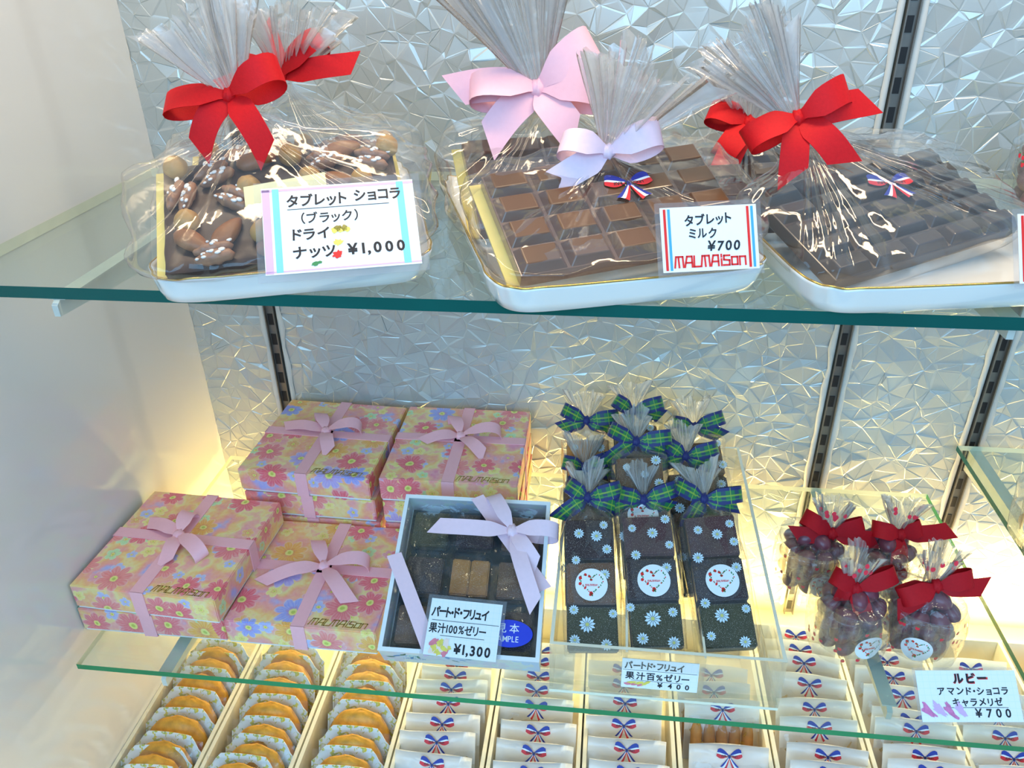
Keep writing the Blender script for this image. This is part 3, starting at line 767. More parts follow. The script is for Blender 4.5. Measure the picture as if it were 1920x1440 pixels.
choc_bag('chocolate_bar_bag', 'front bag of segmented dark chocolate bar tied with a red bow', frame((o_.x, o_.y, ZU + .0050), rd(31), rd(22), rd(-4)), .158, .090, 5, 5, M['dark'],
         P(1490, 228, -.215), (-.60, .02, .85), .068, .36, 63, M['red'], .0185,
         [(205, .036, .012, .001), (25, .034, .014, -.004)], [(262, .040, .004), (12, .048, .003), (-38, .042, -.004)], 0, sticker=(.094, .060, rd(-14)), card=False, filmkw=dict(rise=.7, bulge=1.05, mid=.3, npl=20))
b_ = Vector((T3.x, T3.y, 0)) + Matrix.Rotation(rd(12), 3, 'Z') @ Vector((-.012, .125, 0))
choc_bag('chocolate_bar_bag', 'rear dark chocolate bag with red ribbon behind the front red bow', frame((b_.x, b_.y, ZU + .010), rd(14), rd(22), 0), .158, .090, 5, 4, M['dark'],
         P(1400, 236, -.130), (-.1, .1, 1), .045, .55, 77, M['red'], .020,
         [(160, .032, .010, .002), (235, .034, .010, 0)], [(238, .060, .010)], 0, filmkw=dict(rise=.9, bulge=1.1, mid=.4))

# ------------------------------------------------------------------ price cards
def price_card(label, fr, w, h, paper, draw, sl=.004):
    rt = empty('price_card', fr, label, 'price card')
    mb = MB(); mb.box(-sl, w + sl, -sl, h + sl, -.0006, -.0003); mb.build('plastic_sleeve', M['sleeve'], rt)
    mb = MB(); mb.box(0, w, 0, h, -.0003, .0002); mb.build('paper_card', paper, rt)
    draw(rt, w, h); return rt
def inked(rt, name, items, mtl, z=.0004):
    mb = MB()
    for it in items: it(mb, z)
    return mb.build(name, mtl, rt)
def d1(rt, w, h):
    mb = MB(); z = .0003
    quad(mb, .0004, .0005, .0050, h - .001, z, 0); quad(mb, 0, h - .0028, w, h - .0012, z, 3); quad(mb, 0, .0012, w, .0022, z, 3)
    quad(mb, .0065, .0012, .0105, h - .001, z + .00005, 1); quad(mb, w - .0105, .0012, w - .0062, h - .001, z + .00005, 1); quad(mb, w - .0135, .003, w - .0118, h - .003, z + .00003, 2)
    mb.build('coloured_border', [M['lilac'], M['aqua'], M['peach'], M['lilac']], rt)
    def t(mb, z):
        text(mb, 'タブレット', .0148, .0455, .0092, 0, .026, z, wob=.06, stretch=.9)
        text(mb, 'ショコラ', .0560, .0465, .0092, 0, .026, z, wob=.06, stretch=.9)
        quad(mb, .0150, .0430, .0770, .0434, z)
        text(mb, '（ブラック）', .0230, .0335, .0080, 0, .018, z, wob=.05, stretch=.95)
        text(mb, 'ドライ', .0170, .0225, .0088, 0, .024, z, wob=.06)
        text(mb, 'ナッツ', .0170, .0100, .0092, 0, .024, z, wob=.08)
        text(mb, '¥1,000', .0490, .0100, .0098, 0, .030, z, wob=.02, track=1.15)
    inked(rt, 'handwriting', [t], M['ink'])
    mb = MB(); z = .0004
    for i in range(5): blot(mb, .0425 + i * .0019, .0270 + (i % 2) * .0012, .0022, .0020, z, 0 if i % 2 else 1, i, 14)
    blot(mb, .0440, .0185, .0030, .0022, z, 1, 8, 18); blot(mb, .0430, .0105, .0034, .0024, z, 2, 9, 18, .5); blot(mb, .0300, .0055, .0034, .0012, z, 3, 10, 16, .3)
    mb.build('painted_nuts', [M['olive'], M['yellowsplash'], M['redink'], M['leafgreen']], rt)
price_card('handwritten price card with lilac and aqua stripes, reading 1,000 yen', frame(at(502, 514, -.176) + Vector((0, -.003, 0)), rd(17), rd(43)), .0930, .0590, M['paper'], d1, .0045)
def d2(rt, w, h):
    mb = MB(); z = .0003
    quad(mb, .0018, .001, .0034, h - .001, z, 0); quad(mb, .0044, .001, .0060, h - .001, z, 1)
    quad(mb, w - .0062, .001, w - .0046, h - .001, z, 0); quad(mb, w - .0036, .001, w - .0020, h - .001, z, 1)
    logo(mb, .0072, .0028, w - .0150, 0, None, z, 1.35, 0, .0062)
    mb.build('printed_border', [M['redink'], M['blueink']], rt)
    def t(mb, z):
        text(mb, 'タブレット', .0145, .0275, .0072, 0, .026, z, wob=.06, stretch=.9, rot=.03)
        text(mb, 'ミルク', .0165, .0200, .0068, 0, .024, z, wob=.06, stretch=.9)
        text(mb, '¥700', .0270, .0118, .0080, 0, .024, z, shear=.12, wob=.03)
    inked(rt, 'handwriting', [t], M['ink'])
price_card('small red-and-blue striped card reading 700 yen before the milk chocolate', frame(at(1244, 512, -.178), rd(12), rd(60)), .0585, .0385, M['paper'], d2, .003)
def d3(rt, w, h):
    mb = MB(); z = .0003
    quad(mb, .0018, .001, .0034, h - .001, z, 0); quad(mb, .0044, .001, .0060, h - .001, z, 1)
    quad(mb, w - .0062, .001, w - .0046, h - .001, z, 0); quad(mb, w - .0036, .001, w - .0020, h - .001, z, 1)
    mb.build('printed_border', [M['redink'], M['blueink']], rt)
price_card('striped price card cut off by the right edge, on the dark chocolate tray', frame(at(1912, 532, -.181), rd(8), rd(60)), .0585, .0400, M['paper'], d3, .003)

# ------------------------------------------------------------------ gift boxes
GW, GD, GH = .139, .140, .0275
def gift_box(label):
    rt = empty('gift_box', Matrix.Identity(4), label, 'gift box', 'flowered gift boxes on the lower shelf')
    mb = MB(); mb.box(-GW / 2 + .001, GW / 2 - .001, -GD / 2 + .001, GD / 2 - .001, 0, GH - .004); mb.build('box_base', M['boxedge'], rt, bevel=.0006)
    mb = MB(); mb.box(-GW / 2, GW / 2, -GD / 2, GD / 2, .0022, GH); mb.build('box_lid', M['floral'], rt, uvmap=True, bevel=.0009)
    return rt
def band(mb, axis, c, w):
    e = .0004; hx, hy = GW / 2 + e, GD / 2 + e; ht = GH + e; wn = w / 2
    # a closed loop round the box, four thin slabs meeting at the edges
    for (a0, a1, b0, b1) in ((-1, 1, ht - .0003, ht + .0003), (-1, 1, -.0002, .0003)):
        if axis == 'y': mb.box(c - wn, c + wn, -hy, hy, b0, b1)
        else: mb.box(-hx, hx, c - wn, c + wn, b0, b1)
    for sg in (-1, 1):
        if axis == 'y': mb.box(c - wn, c + wn, sg * hy - .0003, sg * hy + .0003, -.0002, ht + .0003)
        else: mb.box(sg * hx - .0003, sg * hx + .0003, c - wn, c + wn, -.0002, ht + .0003)
def dress(rt, kx, ky, loops, tails, w=.0125, with_bow=True, roll=0., lp=.3):
    mb = MB(); band(mb, 'y', kx, w); mb.build('ribbon_band', M['pink'], rt)
    mb = MB(); band(mb, 'x', ky, w); mb.build('ribbon_band', M['pink'], rt)
    mb = MB(); logo(mb, GW / 2 - .062, -GD / 2 + .0040, .052, 0, None, GH + .0002, .95, .30); mb.build('foil_lettering', M['foil'], rt)
    if with_bow:
        bow(rt, Matrix.Translation((kx, ky, GH + .0026)) @ Matrix.Rotation(roll, 4, 'Z'), w * 1.15, [(a, L * 1.28, d * 1.15, q) for a, L, d, q in loops], [(a, L * 1.28, c_) for a, L, c_ in tails], M['pink'], knot=.0085)
def put(rt, x, y, z, yaw): rt.matrix_world = frame((x, y, z), yaw)
def front_at(pl, pr, z, yaw=None):
    a, b = at(*pl, z), at(*pr, z); m = (a + b) / 2
    yw = math.atan2(b.y - a.y, b.x - a.x) if yaw is None else yaw
    return m + Matrix.Rotation(yw, 3, 'Z') @ Vector((0, GD / 2, 0)), yw
specs = []
c, yw = front_at((120, 1097), (411, 1131), ZL + 2 * GH, rd(-2.6)); c.x = max(c.x, -.3915)
bt = gift_box('top gift box of the two-high stack at the left end of the lower shelf')
dress(bt, -.004, .004, [(95, .024, .008, 0), (-35, .036, .008, 0)], [(155, .034, .004), (-75, .030, -.004)], roll=0)
put(bt, c.x, c.y, ZL + GH + .0008, yw)
b2 = gift_box('bottom gift box of the two-high stack at the left end of the lower shelf'); dress(b2, -.004, .004, [], [], with_bow=False); put(b2, -.3955, c.y + .003, ZL + .0002, 0)
c, yw = front_at((410, 1163), (703, 1188), ZL + GH, rd(-.4))
bb = gift_box('single flat gift box between the left stack and the sample jelly box')
dress(bb, -.001, .004, [(118, .028, .008, 0), (8, .034, .010, 0)], [(200, .046, .006), (-52, .044, .004)]); put(bb, -.2553, c.y, ZL + .0002, yw)
cC = Vector((-.2930, -.0830, 0)); cD = Vector((-.1475, -.0830, 0))
for k in range(3):
    lb = ('bottom', 'middle', 'top')[k]
    g = gift_box(f'{lb} gift box of the three-high rear stack on the left')
    dress(g, -.002, .004, [(120, .026, .008, 0), (14, .030, .010, 0)], [(168, .040, .003), (-68, .030, .002)], with_bow=(k == 2))
    put(g, cC.x + (.003, .001, 0)[k], cC.y + (.000, .001, 0)[k], ZL + .0002 + k * (GH + .0008), rd((-.3, -1.2, -2.4)[k]))
    g = gift_box(f'{lb} gift box of the three-high rear stack behind the sample jelly box')
    dress(g, .000, .008, [(112, .027, .009, 0), (10, .034, .010, 0)], [(190, .032, .003), (-48, .033, .002)], with_bow=(k == 2))
    put(g, cD.x + (.001, .0005, 0)[k], cD.y + (.0, .001, 0)[k], ZL + .0002 + k * (GH + .0008), rd((.2, .6, .2)[k]))

# ------------------------------------------------------------------ jelly sample box
def jelly_piece(parent, name, sx, sy, sz, mtl, loc, seed=0, split=False):
    mb = MB(); mb.box(-sx / 2, sx / 2, -sy / 2, sy / 2, 0, sz)
    o = mb.build(name, mtl, parent, bevel=.0012, seg=2); o.location = loc
    for v in o.data.vertices: v.co += noise.noise_vector(v.co * 120 + Vector((seed, 0, 0))) * .0008
    return o
def sample_box():
    W, Dp, H = .137, .147, .030; tl = rd(25.5)
    p0 = at(708, 1213, ZL + .030)
    rt = empty('jelly_box', frame((p0.x, p0.y + .012, ZL + .0005), rd(.5), tl), 'open sample box of nine jelly squares under clear film with blue sticker', 'jelly box')
    mb = MB(); th = .0022
    mb.box(0, W, 0, Dp, 0, .002); mb.box(0, W, 0, th, .002, H - .0012); mb.box(0, W, Dp - th, Dp, .002, H - .0012); mb.box(0, th, th, Dp - th, .002, H - .0012); mb.box(W - th, W, th, Dp - th, .002, H - .0012)
    mb.build('box_base', M['floralblue'], rt, uvmap=True)
    mb = MB(); r = .0032
    mb.box(-.0004, W + .0004, -.0004, r, H - .0012, H); mb.box(-.0004, W + .0004, Dp - r, Dp + .0004, H - .0012, H); mb.box(-.0004, r, r, Dp - r, H - .0012, H); mb.box(W - r, W + .0004, r, Dp - r, H - .0012, H)
    mb.build('white_rim', M['boxedge'], rt)
    mb = MB(); mb.box(.004, W - .004, .004, Dp - .004, .0022, .0055); mb.build('dark_insert', M['base_tray'], rt)
    cols = [['j_brown', 'j_dark', 'j_dark'], ['j_dark', 'j_amber', 'j_brown'], ['j_green', 'j_dark', 'j_brown']]
    cx, cy = (W - .010) / 3, (Dp - .010) / 3
    for i in range(3):
        for j in range(3):
            x, y = .005 + cx * (i + .5), .005 + cy * (j + .5); mt = M[cols[j][i]]
            if (i, j) == (1, 1):
                jelly_piece(rt, 'jelly_square', .0168, .034, .013, mt, (x - .0087, y, .0056), 3); jelly_piece(rt, 'jelly_square', .0168, .034, .013, mt, (x + .0087, y, .0056), 4)
            else: jelly_piece(rt, 'jelly_square', .034, .034, .012, mt, (x, y, .0056), i * 3 + j)
            # crimped clear cup
            cb = MB(); n = 96
            vs = []
            for k, (s, z) in enumerate(((.0175, .0057), (.0195, .0185))):
                for q in range(n):
                    a = 2 * PI * q / n; c_, s_ = math.cos(a), math.sin(a); e = .28; rr = s * (1 + (.03 if q % 2 else -.03))
                    vs.append((x + math.copysign(abs(c_) ** e, c_) * rr, y + math.copysign(abs(s_) ** e, s_) * rr, z))
            cb.add(vs, [(q, (q + 1) % n, n + (q + 1) % n, n + q) for q in range(n)]); cb.build('paper_cup', M['cup_clear'], rt)
    fb = MB(); nx = 44; vs = []
    for j in range(nx + 1):
        for i in range(nx + 1):
            x, y = r + (W - 2 * r) * i / nx, r + (Dp - 2 * r) * j / nx; e = min(i, j, nx - i, nx - j) / 5
            k = smooth(e)
            vs.append((x, y, H - .0016 - k * .0050 + k * (.0028 * noise.noise(Vector((x * 55, y * 55, 1))) - .0024 * abs(noise.noise(Vector((x * 110, y * 60, 4)))))))
    fb.add(vs, [(j * (nx + 1) + i, j * (nx + 1) + i + 1, (j + 1) * (nx + 1) + i + 1, (j + 1) * (nx + 1) + i) for j in range(nx) for i in range(nx)], smooth=True)
    fb.build('clear_film', M['bagfilm'], rt)
    # diagonal ribbon across two corners and bow
    def diag(a, b, w):
        mb = MB(); a, b = Vector((*a, H + .0008)), Vector((*b, H + .0008)); d = (b - a).normalized(); p = Vector((-d.y, d.x, 0))
        strip(mb, [a.lerp(b, k / 6) for k in range(7)], [Vector((1, .0, 0)).lerp(p, .7)] * 7, [w] * 7); return mb
    m1 = diag((-.001, .086), (.047, -.001), .0135)
    m1.build('ribbon_band', M['palepink'], rt)
    m1 = diag((.068, Dp + .001), (W + .001, .062), .0125); m1.build('ribbon_band', M['palepink'], rt)
    kx = W * .765; ky = Dp * .77
    bow(rt, Matrix.Translation((kx, ky, H + .005)), .0145, [(122, .040, .010, 0), (2, .042, .011, .001)], [(183, .073, -.006), (-72, .072, .004), (-52, .040, 0)], M['palepink'], knot=.009)
    # blue oval sticker
    sb = MB(); blot(sb, W * .800, Dp * .150, .0205, .0118, 0, 0, 2, 40, 0, None, 0.)
    text(sb, '見本', W * .800 - .0105, Dp * .150 + .0012, .0088, 1, .006, .0001, track=1.15); text(sb, 'SAMPLE', W * .800 - .0125, Dp * .150 - .0072, .0072, 1, .004, .0001, stretch=.85, track=.92)
    s_ = sb.build('sample_sticker', [M['sampleblue'], M['paper']], rt); s_.location.z = H - .0010
    tag(s_, 'blue oval sample sticker')
    mb = MB(); z = .0
    for k in range(9): blot(mb, .008 + k * .0062 + (k > 4) * .02, .013 + (k % 3) * .004, .0036, .0016, -.0003, k % 2, k, 12, .4 * k)
    text(mb, 'FOR', .022, .016, .006, 1, .004, -.0003); text(mb, 'HEALTH', .019, .009, .006, 1, .004, -.0003, stretch=.8)
    pr = mb.build('printed_sprigs', [M['leafgreen'], M['blueink'], M['yellowsplash']], rt); pr.rotation_euler = (PI / 2, 0, 0); pr.location = (0, -.0003, 0)
    return rt
sbx = sample_box()
def d4(rt, w, h):
    def t(mb, z):
        text(mb, 'パート・ド・フリュイ', .0016, h - .0145, .0100, 0, .035, z, wob=.08, stretch=.72, track=.80)
        quad(mb, .003, h - .0185, w - .001, h - .0181, z)
        text(mb, '果汁100%ゼリー', .0016, h - .0280, .0090, 0, .022, z, wob=.05, stretch=.80, track=.90)
        quad(mb, .012, h - .0310, w - .012, h - .0306, z)
        text(mb, '¥1,300', .0250, .0030, .0110, 0, .032, z, wob=.02, stretch=.9)
    inked(rt, 'handwriting', [t], M['ink'])
    mb = MB()
    for i in range(9): blot(mb, .008 + (i % 3) * .0052, .0035 + (i // 3) * .0036, .0042, .0026, .0004 + i * .00002, i % 2 if i % 4 else 2, i, 16, .6 * i)
    mb.build('painted_splash', [M['pinksplash'], M['yellowsplash'], M['peach']], rt)
price_card('handwritten 1,300 yen card lying on the sample jelly box', sbx.matrix_world @ Matrix.Translation((.0395, -.0015, .0325)) @ Matrix.Rotation(rd(-2), 4, 'Z') @ Matrix.Rotation(rd(5), 4, 'X'), .0620, .0475, M['graph'], d4, .0032)

# ------------------------------------------------------------------ acrylic case with bagged jelly sticks
def acrylic_case():
    a = at(1040, 1300, ZL); rt = empty('acrylic_case', frame((-.033, -.322, ZL + .0003), 0), 'clear acrylic three-lane case holding the daisy-printed jelly bags', 'acrylic case')
    W, Dp, H, th = .186, .300, .056, .003
    fb = MB(); fb.box(0, W, 0, Dp, 0, th); fb.mi = [0, 0, 1, 1, 1, 1]; fb.build('floor_panel', [M['acrylic'], M['acrylic_edge']], rt)
    for nm, b in (('front_panel', (0, W, 0, th)), ('rear_panel', (0, W, Dp - th, Dp)), ('side_panel', (0, th, th, Dp - th)), ('side_panel', (W - th, W, th, Dp - th)), ('divider', (W / 3 - .001, W / 3 + .001, th, Dp - th)), ('divider', (2 * W / 3 - .001, 2 * W / 3 + .001, th, Dp - th))):
        h = H - (.006 if nm == 'divider' else 0)
        p = MB(); p.box(*b, th, h); p.mi = [0, 1, 0, 0, 0, 0]; p.build(nm, [M['acrylic'], M['acrylic_edge']], rt)
    return rt
acrylic_case()
def daisy(mb, x, y, z, r, mat=None, n=12):
    for i in range(n):
        a = 2 * PI * i / n + x * 100; c, s = math.cos(a), math.sin(a); w = r * .16
        mb.add([(x + c * r * .12, y + s * r * .12, z), (x + c * r * .7 - s * w, y + s * r * .7 + c * w, z), (x + c * r, y + s * r, z), (x + c * r * .7 + s * w, y + s * r * .7 - c * w, z)], [(0, 3, 2, 1)], 0, mat)
    blot(mb, x, y, r * .22, r * .22, z + .0001, 1, 3, 10, 0, mat, 0)
JB_W, JB_L = .0465, .116
def jelly_bag(label, base, neck, seed, cols, tails, loops, sticker=True, roll=0.):
    base, neck = Vector(base), Vector(neck)
    zax = (neck - base).normalized(); xax = Vector((1, 0, 0)) - zax * zax.x; xax.normalize(); xax = (Matrix.Rotation(roll, 3, zax) @ xax); yax = zax.cross(xax)   # x across, z along, -y front
    m = Matrix((xax, yax, zax)).transposed().to_4x4(); m.translation = base
    Ln = (neck - base).length
    rt = empty('jelly_bag', m, label, 'bagged sweets', 'tartan-bowed jelly bags in the acrylic case')
    tr = MB(); tr.box(-.0218, .0218, -.002, .0055, .002, JB_L - .001); tr.build('inner_tray', M['base_tray'], rt, bevel=.0012)
    seg = JB_L / 3
    for k in range(3):
        o = jelly_piece(rt, 'jelly_square', .0425, .0105, seg - .0025, M[cols[k]], (0, -.0072, .0012 + k * seg), seed + k)
    f = film_wrap(rt, .0250, .0118, JB_L, (0, 0, Ln), .0035, (0, .0, 1), .030, .42, seed, [M['bagfilm'], M['frill']], bulge=1.02, sq=.35, npl=11, pamp=.5, nth=120, rise=.2, mid=.35, name='printed_film')
    db = MB(); fm = Matrix.Translation((0, -.0142, 0)) @ Matrix.Rotation(PI / 2, 4, 'X'); rg = random.Random(seed)
    for (x, y, r) in ((-.013, .010, .0048), (.010, .004, .0055), (.016, .031, .0050), (-.004, .026, .0066), (-.018, .036, .0050), (-.014, .080, .0050), (.014, .066, .0050), (-.012, .104, .0045), (.006, .096, .0052), (.015, .108, .0050), (.018, .088, .0045)):
        daisy(db, x + rg.uniform(-.003, .003), y + rg.uniform(-.004, .004), 0, r * rg.uniform(.8, 1.1), fm)
    db.build('daisy_print', [M['daisy'], M['daisyeye']], rt)
    if sticker:
        sb = MB(); wreath(sb, .0140, Matrix.Translation((rg.uniform(-.003, .003), -.0146, .056)) @ Matrix.Rotation(PI / 2, 4, 'X')); sb.build('wreath_sticker', [M['paper'], M['redink'], M['leafgreen']], rt)
    bow(rt, facing(rt, neck + Vector((0, -.006, .002)), roll), .0155, loops, tails, M['plaid'], knot=.0075)
    return rt
bx = [.0035, .0590, .1180]
cset = [['j_green', 'j_brown', 'j_dark'], ['j_green', 'j_dark', 'j_plum'], ['j_green', 'j_dark', 'j_plum'], ['j_amber', 'j_dark', 'j_brown'], ['j_dark', 'j_plum', 'j_brown'], ['j_green', 'j_brown', 'j_brown'], ['j_dark', 'j_brown', 'j_orange'], ['j_dark', 'j_brown', 'j_brown'], ['j_green', 'j_dark', 'j_brown']]
npx = [[(1102, 928), (1206, 932), (1318, 930)], [(1096, 872), (1192, 824), (1284, 852)], [(1100, 786), (1186, 768), (1300, 798)]]
bpx = [(1112, 1228), (1233, 1222), (1368, 1224)]
where = ['in the left lane', 'in the middle lane', 'in the right lane']
rown = ['front jelly bag', 'second jelly bag', 'rearmost jelly bag']
for r_ in range(3):
    for c_ in range(3):
        px, py = npx[r_][c_]
        ny = (-.178, -.118, -.060)[r_]
        nk = P(px, py, ny)
        b0 = P(*bpx[c_], -.298) if r_ == 0 else nk + (P(*bpx[c_], -.298) - P(*npx[0][c_], -.178)) + Vector((0, 0, -.002))
        if r_ == 0: b0.z = max(b0.z, ZL + .014)
        else: b0.z = max(b0.z, ZL + .014); 
        lp = [[(150, .022, .008, 0), (18, .032, .009, 0)], [(170, .022, .008, 0), (22, .032, .008, 0)], [(160, .027, .008, -.002), (10, .034, .008, 0)]][(r_ + c_) % 3]
        tl = [[(212, .034, .004), (-10, .030, -.003)], [(200, .028, .0), (-20, .026, .002)], [(235, .028, .004), (-8, .030, 0)]][(r_ * 2 + c_) % 3]
        jelly_bag(f'{rown[r_]} with green tartan bow {where[c_]} of the acrylic case', b0, nk, 100 + r_ * 3 + c_, cset[r_ * 3 + c_], tl, lp, r_ < 2, rd((0, 1, -3)[c_]) * 0)
def d5(rt, w, h):
    def t(mb, z):
        text(mb, 'パートド・フリュイ', .0020, h - .0090, .0082, 0, .030, z, wob=.08, stretch=.82, track=.92)
        quad(mb, .001, h - .0110, w - .001, h - .0107, z)
        text(mb, '果汁百%ゼリー', .0030, h - .0195, .0080, 0, .022, z, wob=.05, stretch=.92, track=1.02)
        quad(mb, .008, h - .0212, w - .012, h - .0209, z)
        text(mb, '¥400', .0290, .0022, .0068, 0, .026, z, wob=.02, track=1.6)
    inked(rt, 'handwriting', [t], M['ink'])
    mb = MB()
    for i in range(6): blot(mb, .006 + i * .0028, .0040 + (i % 2) * .0016, .0040, .0012, .0004 + i * .00002, i % 2, i, 14, .1 * i)
    mb.build('painted_splash', [M['pinksplash'], M['yellowsplash']], rt)
price_card('handwritten 400 yen card on the front of the acrylic case', frame(P(1164, 1287, -.3245), 0, rd(82)), .0610, .0290, M['graph'], d5, .0)

# ------------------------------------------------------------------ ruby almond bags
def cup_bag(label, base, neck, seed, loops, tails, sticker_ang=0., bw=.016, mtl='ruby', fl=.034, spread=.34, alm=True, scale=1., fdir=(0, 0, 1)):
    base = Vector(base); neck = Vector(neck)
    rt = empty('almond_bag', Matrix.Translation(base), label, 'bagged sweets', 'red-bowed almond bags')
    rr, H = .0305 * scale, .052 * scale; rg = random.Random(seed)
    # cup
    mb = MB(); n = 48; prof = [(0, .0016), (rr * .80, .0016), (rr * .86, .003), (rr, H), (rr + .001, H + .0006), (rr + .0004, H + .0012)]
    vs = [(r * math.cos(2 * PI * i / n), r * math.sin(2 * PI * i / n), z) for r, z in prof for i in range(n)]
    mb.add(vs, [(j * n + i, j * n + (i + 1) % n, (j + 1) * n + (i + 1) % n, (j + 1) * n + i) for j in range(len(prof) - 1) for i in range(n)], smooth=True); mb.build('clear_cup', M['cup_clear'], rt)
    am = MB(); ellipsoid(am, (0, 0, 0), (.0105, .0082, .0078), 0, None, 16, 10, lambda q: Vector((q.x, q.y * (1 - .18 * q.x), q.z)))
    src = am.build('chocolate_almond', M[mtl], rt); first = True
    lay = [(.0105, 8), (.0215, 8), (.0325, 8), (.0430, 8)]
    for li, (z, k) in enumerate(lay):
        z *= scale
        ring = [(rr * .86 - .0085) * (1 + .12 * z / H)] * 7 + [0.]
        for q in range(k):
            o = src if first else src.copy()
            if not first: COL.objects.link(o); o.parent = rt
            first = False
            a = 2 * PI * (q / 7.) + li * .5; r = ring[q] if q < 7 else 0
            o.location = (r * math.cos(a), r * math.sin(a), z + rg.uniform(-.001, .001)); o.rotation_euler = (rg.uniform(-1, 1), rg.uniform(-1, 1), rg.uniform(0, 6))
    for q in range(4):
        o = src.copy(); COL.objects.link(o); o.parent = rt; a = q * 1.6 + seed; o.location = (.0095 * math.cos(a), .0095 * math.sin(a), H + .0040); o.rotation_euler = (rg.uniform(-.5, .5), .3, a)
    nk = neck - base
    film_wrap(rt, rr + .0022, rr + .0022, H * .95, nk, .0042, fdir, fl, spread, seed, [M['bagfilm'], M['frill']], bulge=.98, sq=.75, npl=13, pamp=.4, nth=132, rise=.35, mid=.3, name='printed_film')
    # strawberries printed on the film
    sb = MB()
    for k in range(16):
        a = rg.uniform(PI * 1.05, PI * 1.95); z = rg.uniform(.006, H * .9); r = rr + .0036
        fr = Matrix.Translation((r * math.cos(a) * 1.0, (r - .0012) * math.sin(a), z)) @ Matrix.Rotation(a + PI / 2, 4, 'Z') @ Matrix.Rotation(PI / 2, 4, 'X')
        blot(sb, 0, 0, .0017, .0021, 0, 0, k, 9, 0, fr, .12); blot(sb, 0, .0018, .0010, .0006, .0001, 1, k, 6, 0, fr, .1)
    for k in range(9):
        a = rg.uniform(PI, 2 * PI); t = rg.uniform(.45, .95); r = .0045 + fl * spread * t
        q = nk + Vector(fdir).normalized() * (fl * t) + Vector((r * math.cos(a), r * math.sin(a) * .8, 0))
        fr = Matrix.Translation(q) @ Matrix.Rotation(rd(75), 4, 'X'); blot(sb, 0, 0, .0019, .0023, 0, 0, k, 9, 0, fr, .12)
    sb.build('strawberry_print', [M['strawred'], M['leafgreen']], rt)
    wb = MB(); a = -PI / 2 + sticker_ang; r = rr + .0036; sr = .0125
    # sticker bends round the bag
    t0 = MB(); wreath(t0, sr)
    t0.v = [((r + v[2] * 3) * math.cos(a + v[0] / r), (r + v[2] * 3) * math.sin(a + v[0] / r), .024 * scale + v[1]) for v in t0.v]
    t0.build('wreath_sticker', [M['paper'], M['redink'], M['leafgreen']], rt)
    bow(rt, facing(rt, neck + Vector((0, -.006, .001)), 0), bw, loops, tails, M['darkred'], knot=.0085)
    return rt
ZS = ZL + .0004
def cup_at(bx_, by_, npx_, *a, **k):
    nk = P(*npx_, by_ + .002); return (bx_, by_, ZS), nk
for lab, bxy, npx_, sd, lp, tl, sa in [
    ('almond bag at front left of the four, red bow touching its neighbour', (.2235, -.238), (1600, 1096), 201, [(150, .022, .008, 0), (25, .036, .009, 0)], [(195, .016, 0), (-78, .026, .003)], .30),
    ('almond bag at front right of the four, just behind the 700 yen almond card', (.2835, -.236), (1750, 1090), 202, [(202, .032, .009, 0), (18, .030, .009, 0)], [(214, .038, .002), (-2, .040, .003)], -.35),
    ('almond bag at rear left of the four, looped red bow below the shelf bracket', (.2050, -.166), (1556, 994), 203, [(150, .030, .010, 0), (20, .030, .008, 0)], [(190, .034, -.003), (-8, .040, .002)], .15),
    ('almond bag at rear right of the four, red bow tail hanging between the front bows', (.2700, -.162), (1684, 996), 204, [(170, .026, .009, 0), (25, .020, .008, 0)], [(-100, .044, .006), (6, .046, .002)], .0)]:
    cup_bag(lab, (*bxy, ZS), P(*npx_, bxy[1] + .002), sd, lp, tl, sa)
q = at(1958, 1010, -.4898)
cup_bag('sweet bag with red bow on the small right-hand shelf, cut by the picture edge', (q.x + .004, q.y, -.4898), (q.x + .006, q.y, -.4898 + .078), 210, [(168, .030, .010, -.003), (15, .03, .009, 0)], [(215, .02, 0)], -.9, mtl='cookie')
q = at(1960, 392, -.2028)
cup_bag('strawberry-printed sweet bag on the upper shelf, cut by the right picture edge', (q.x, q.y, -.2028), (q.x, q.y, -.2028 + .078), 211, [(150, .018, .008, 0), (25, .02, .008, 0)], [(250, .02, 0)], .9, mtl='rubypale')
def d6(rt, w, h):
    def t(mb, z):
        text(mb, 'ルビー', .0290, h - .0090, .0082, 0, .045, z, wob=.05, stretch=1.0, track=1.1)
        text(mb, 'アマンド・ショコラ', .0155, h - .0180, .0066, 0, .026, z, wob=.06, stretch=1.0, track=1.12)
        text(mb, 'キャラメリゼ', .0260, h - .0262, .0066, 0, .026, z, wob=.06, stretch=1.0, track=1.1)
        quad(mb, .022, h - .0280, w - .010, h - .0277, z)
        text(mb, '¥700', .0420, .0035, .0088, 0, .022, z, wob=.02, track=1.35)
    inked(rt, 'handwriting', [t], M['ink'])
    def t2(mb, z): text(mb, 'ルビー', .0286, h - .0094, .0084, 0, .06, z, wob=.05, stretch=1.0, track=1.1)
    inked(rt, 'red_outline', [t2], M['redink'], .0003)
    mb = MB()
    for i in range(8): blot(mb, .006 + (i % 4) * .0085, .0072 + (i // 4) * .0020 + .0008 * (i % 2), .0062, .0020, .0004 + i * .00002, i % 2, i, 16, -.5 - .1 * i)
    mb.build('painted_almonds', [M['magenta'], M['lilac']], rt)
price_card('handwritten 700 yen card with pink almond drawings by the almond bags', frame(at(1730, 1354, ZL + .006), rd(6), rd(42)), .0790, .0385, M['graph'], d6, .0022)

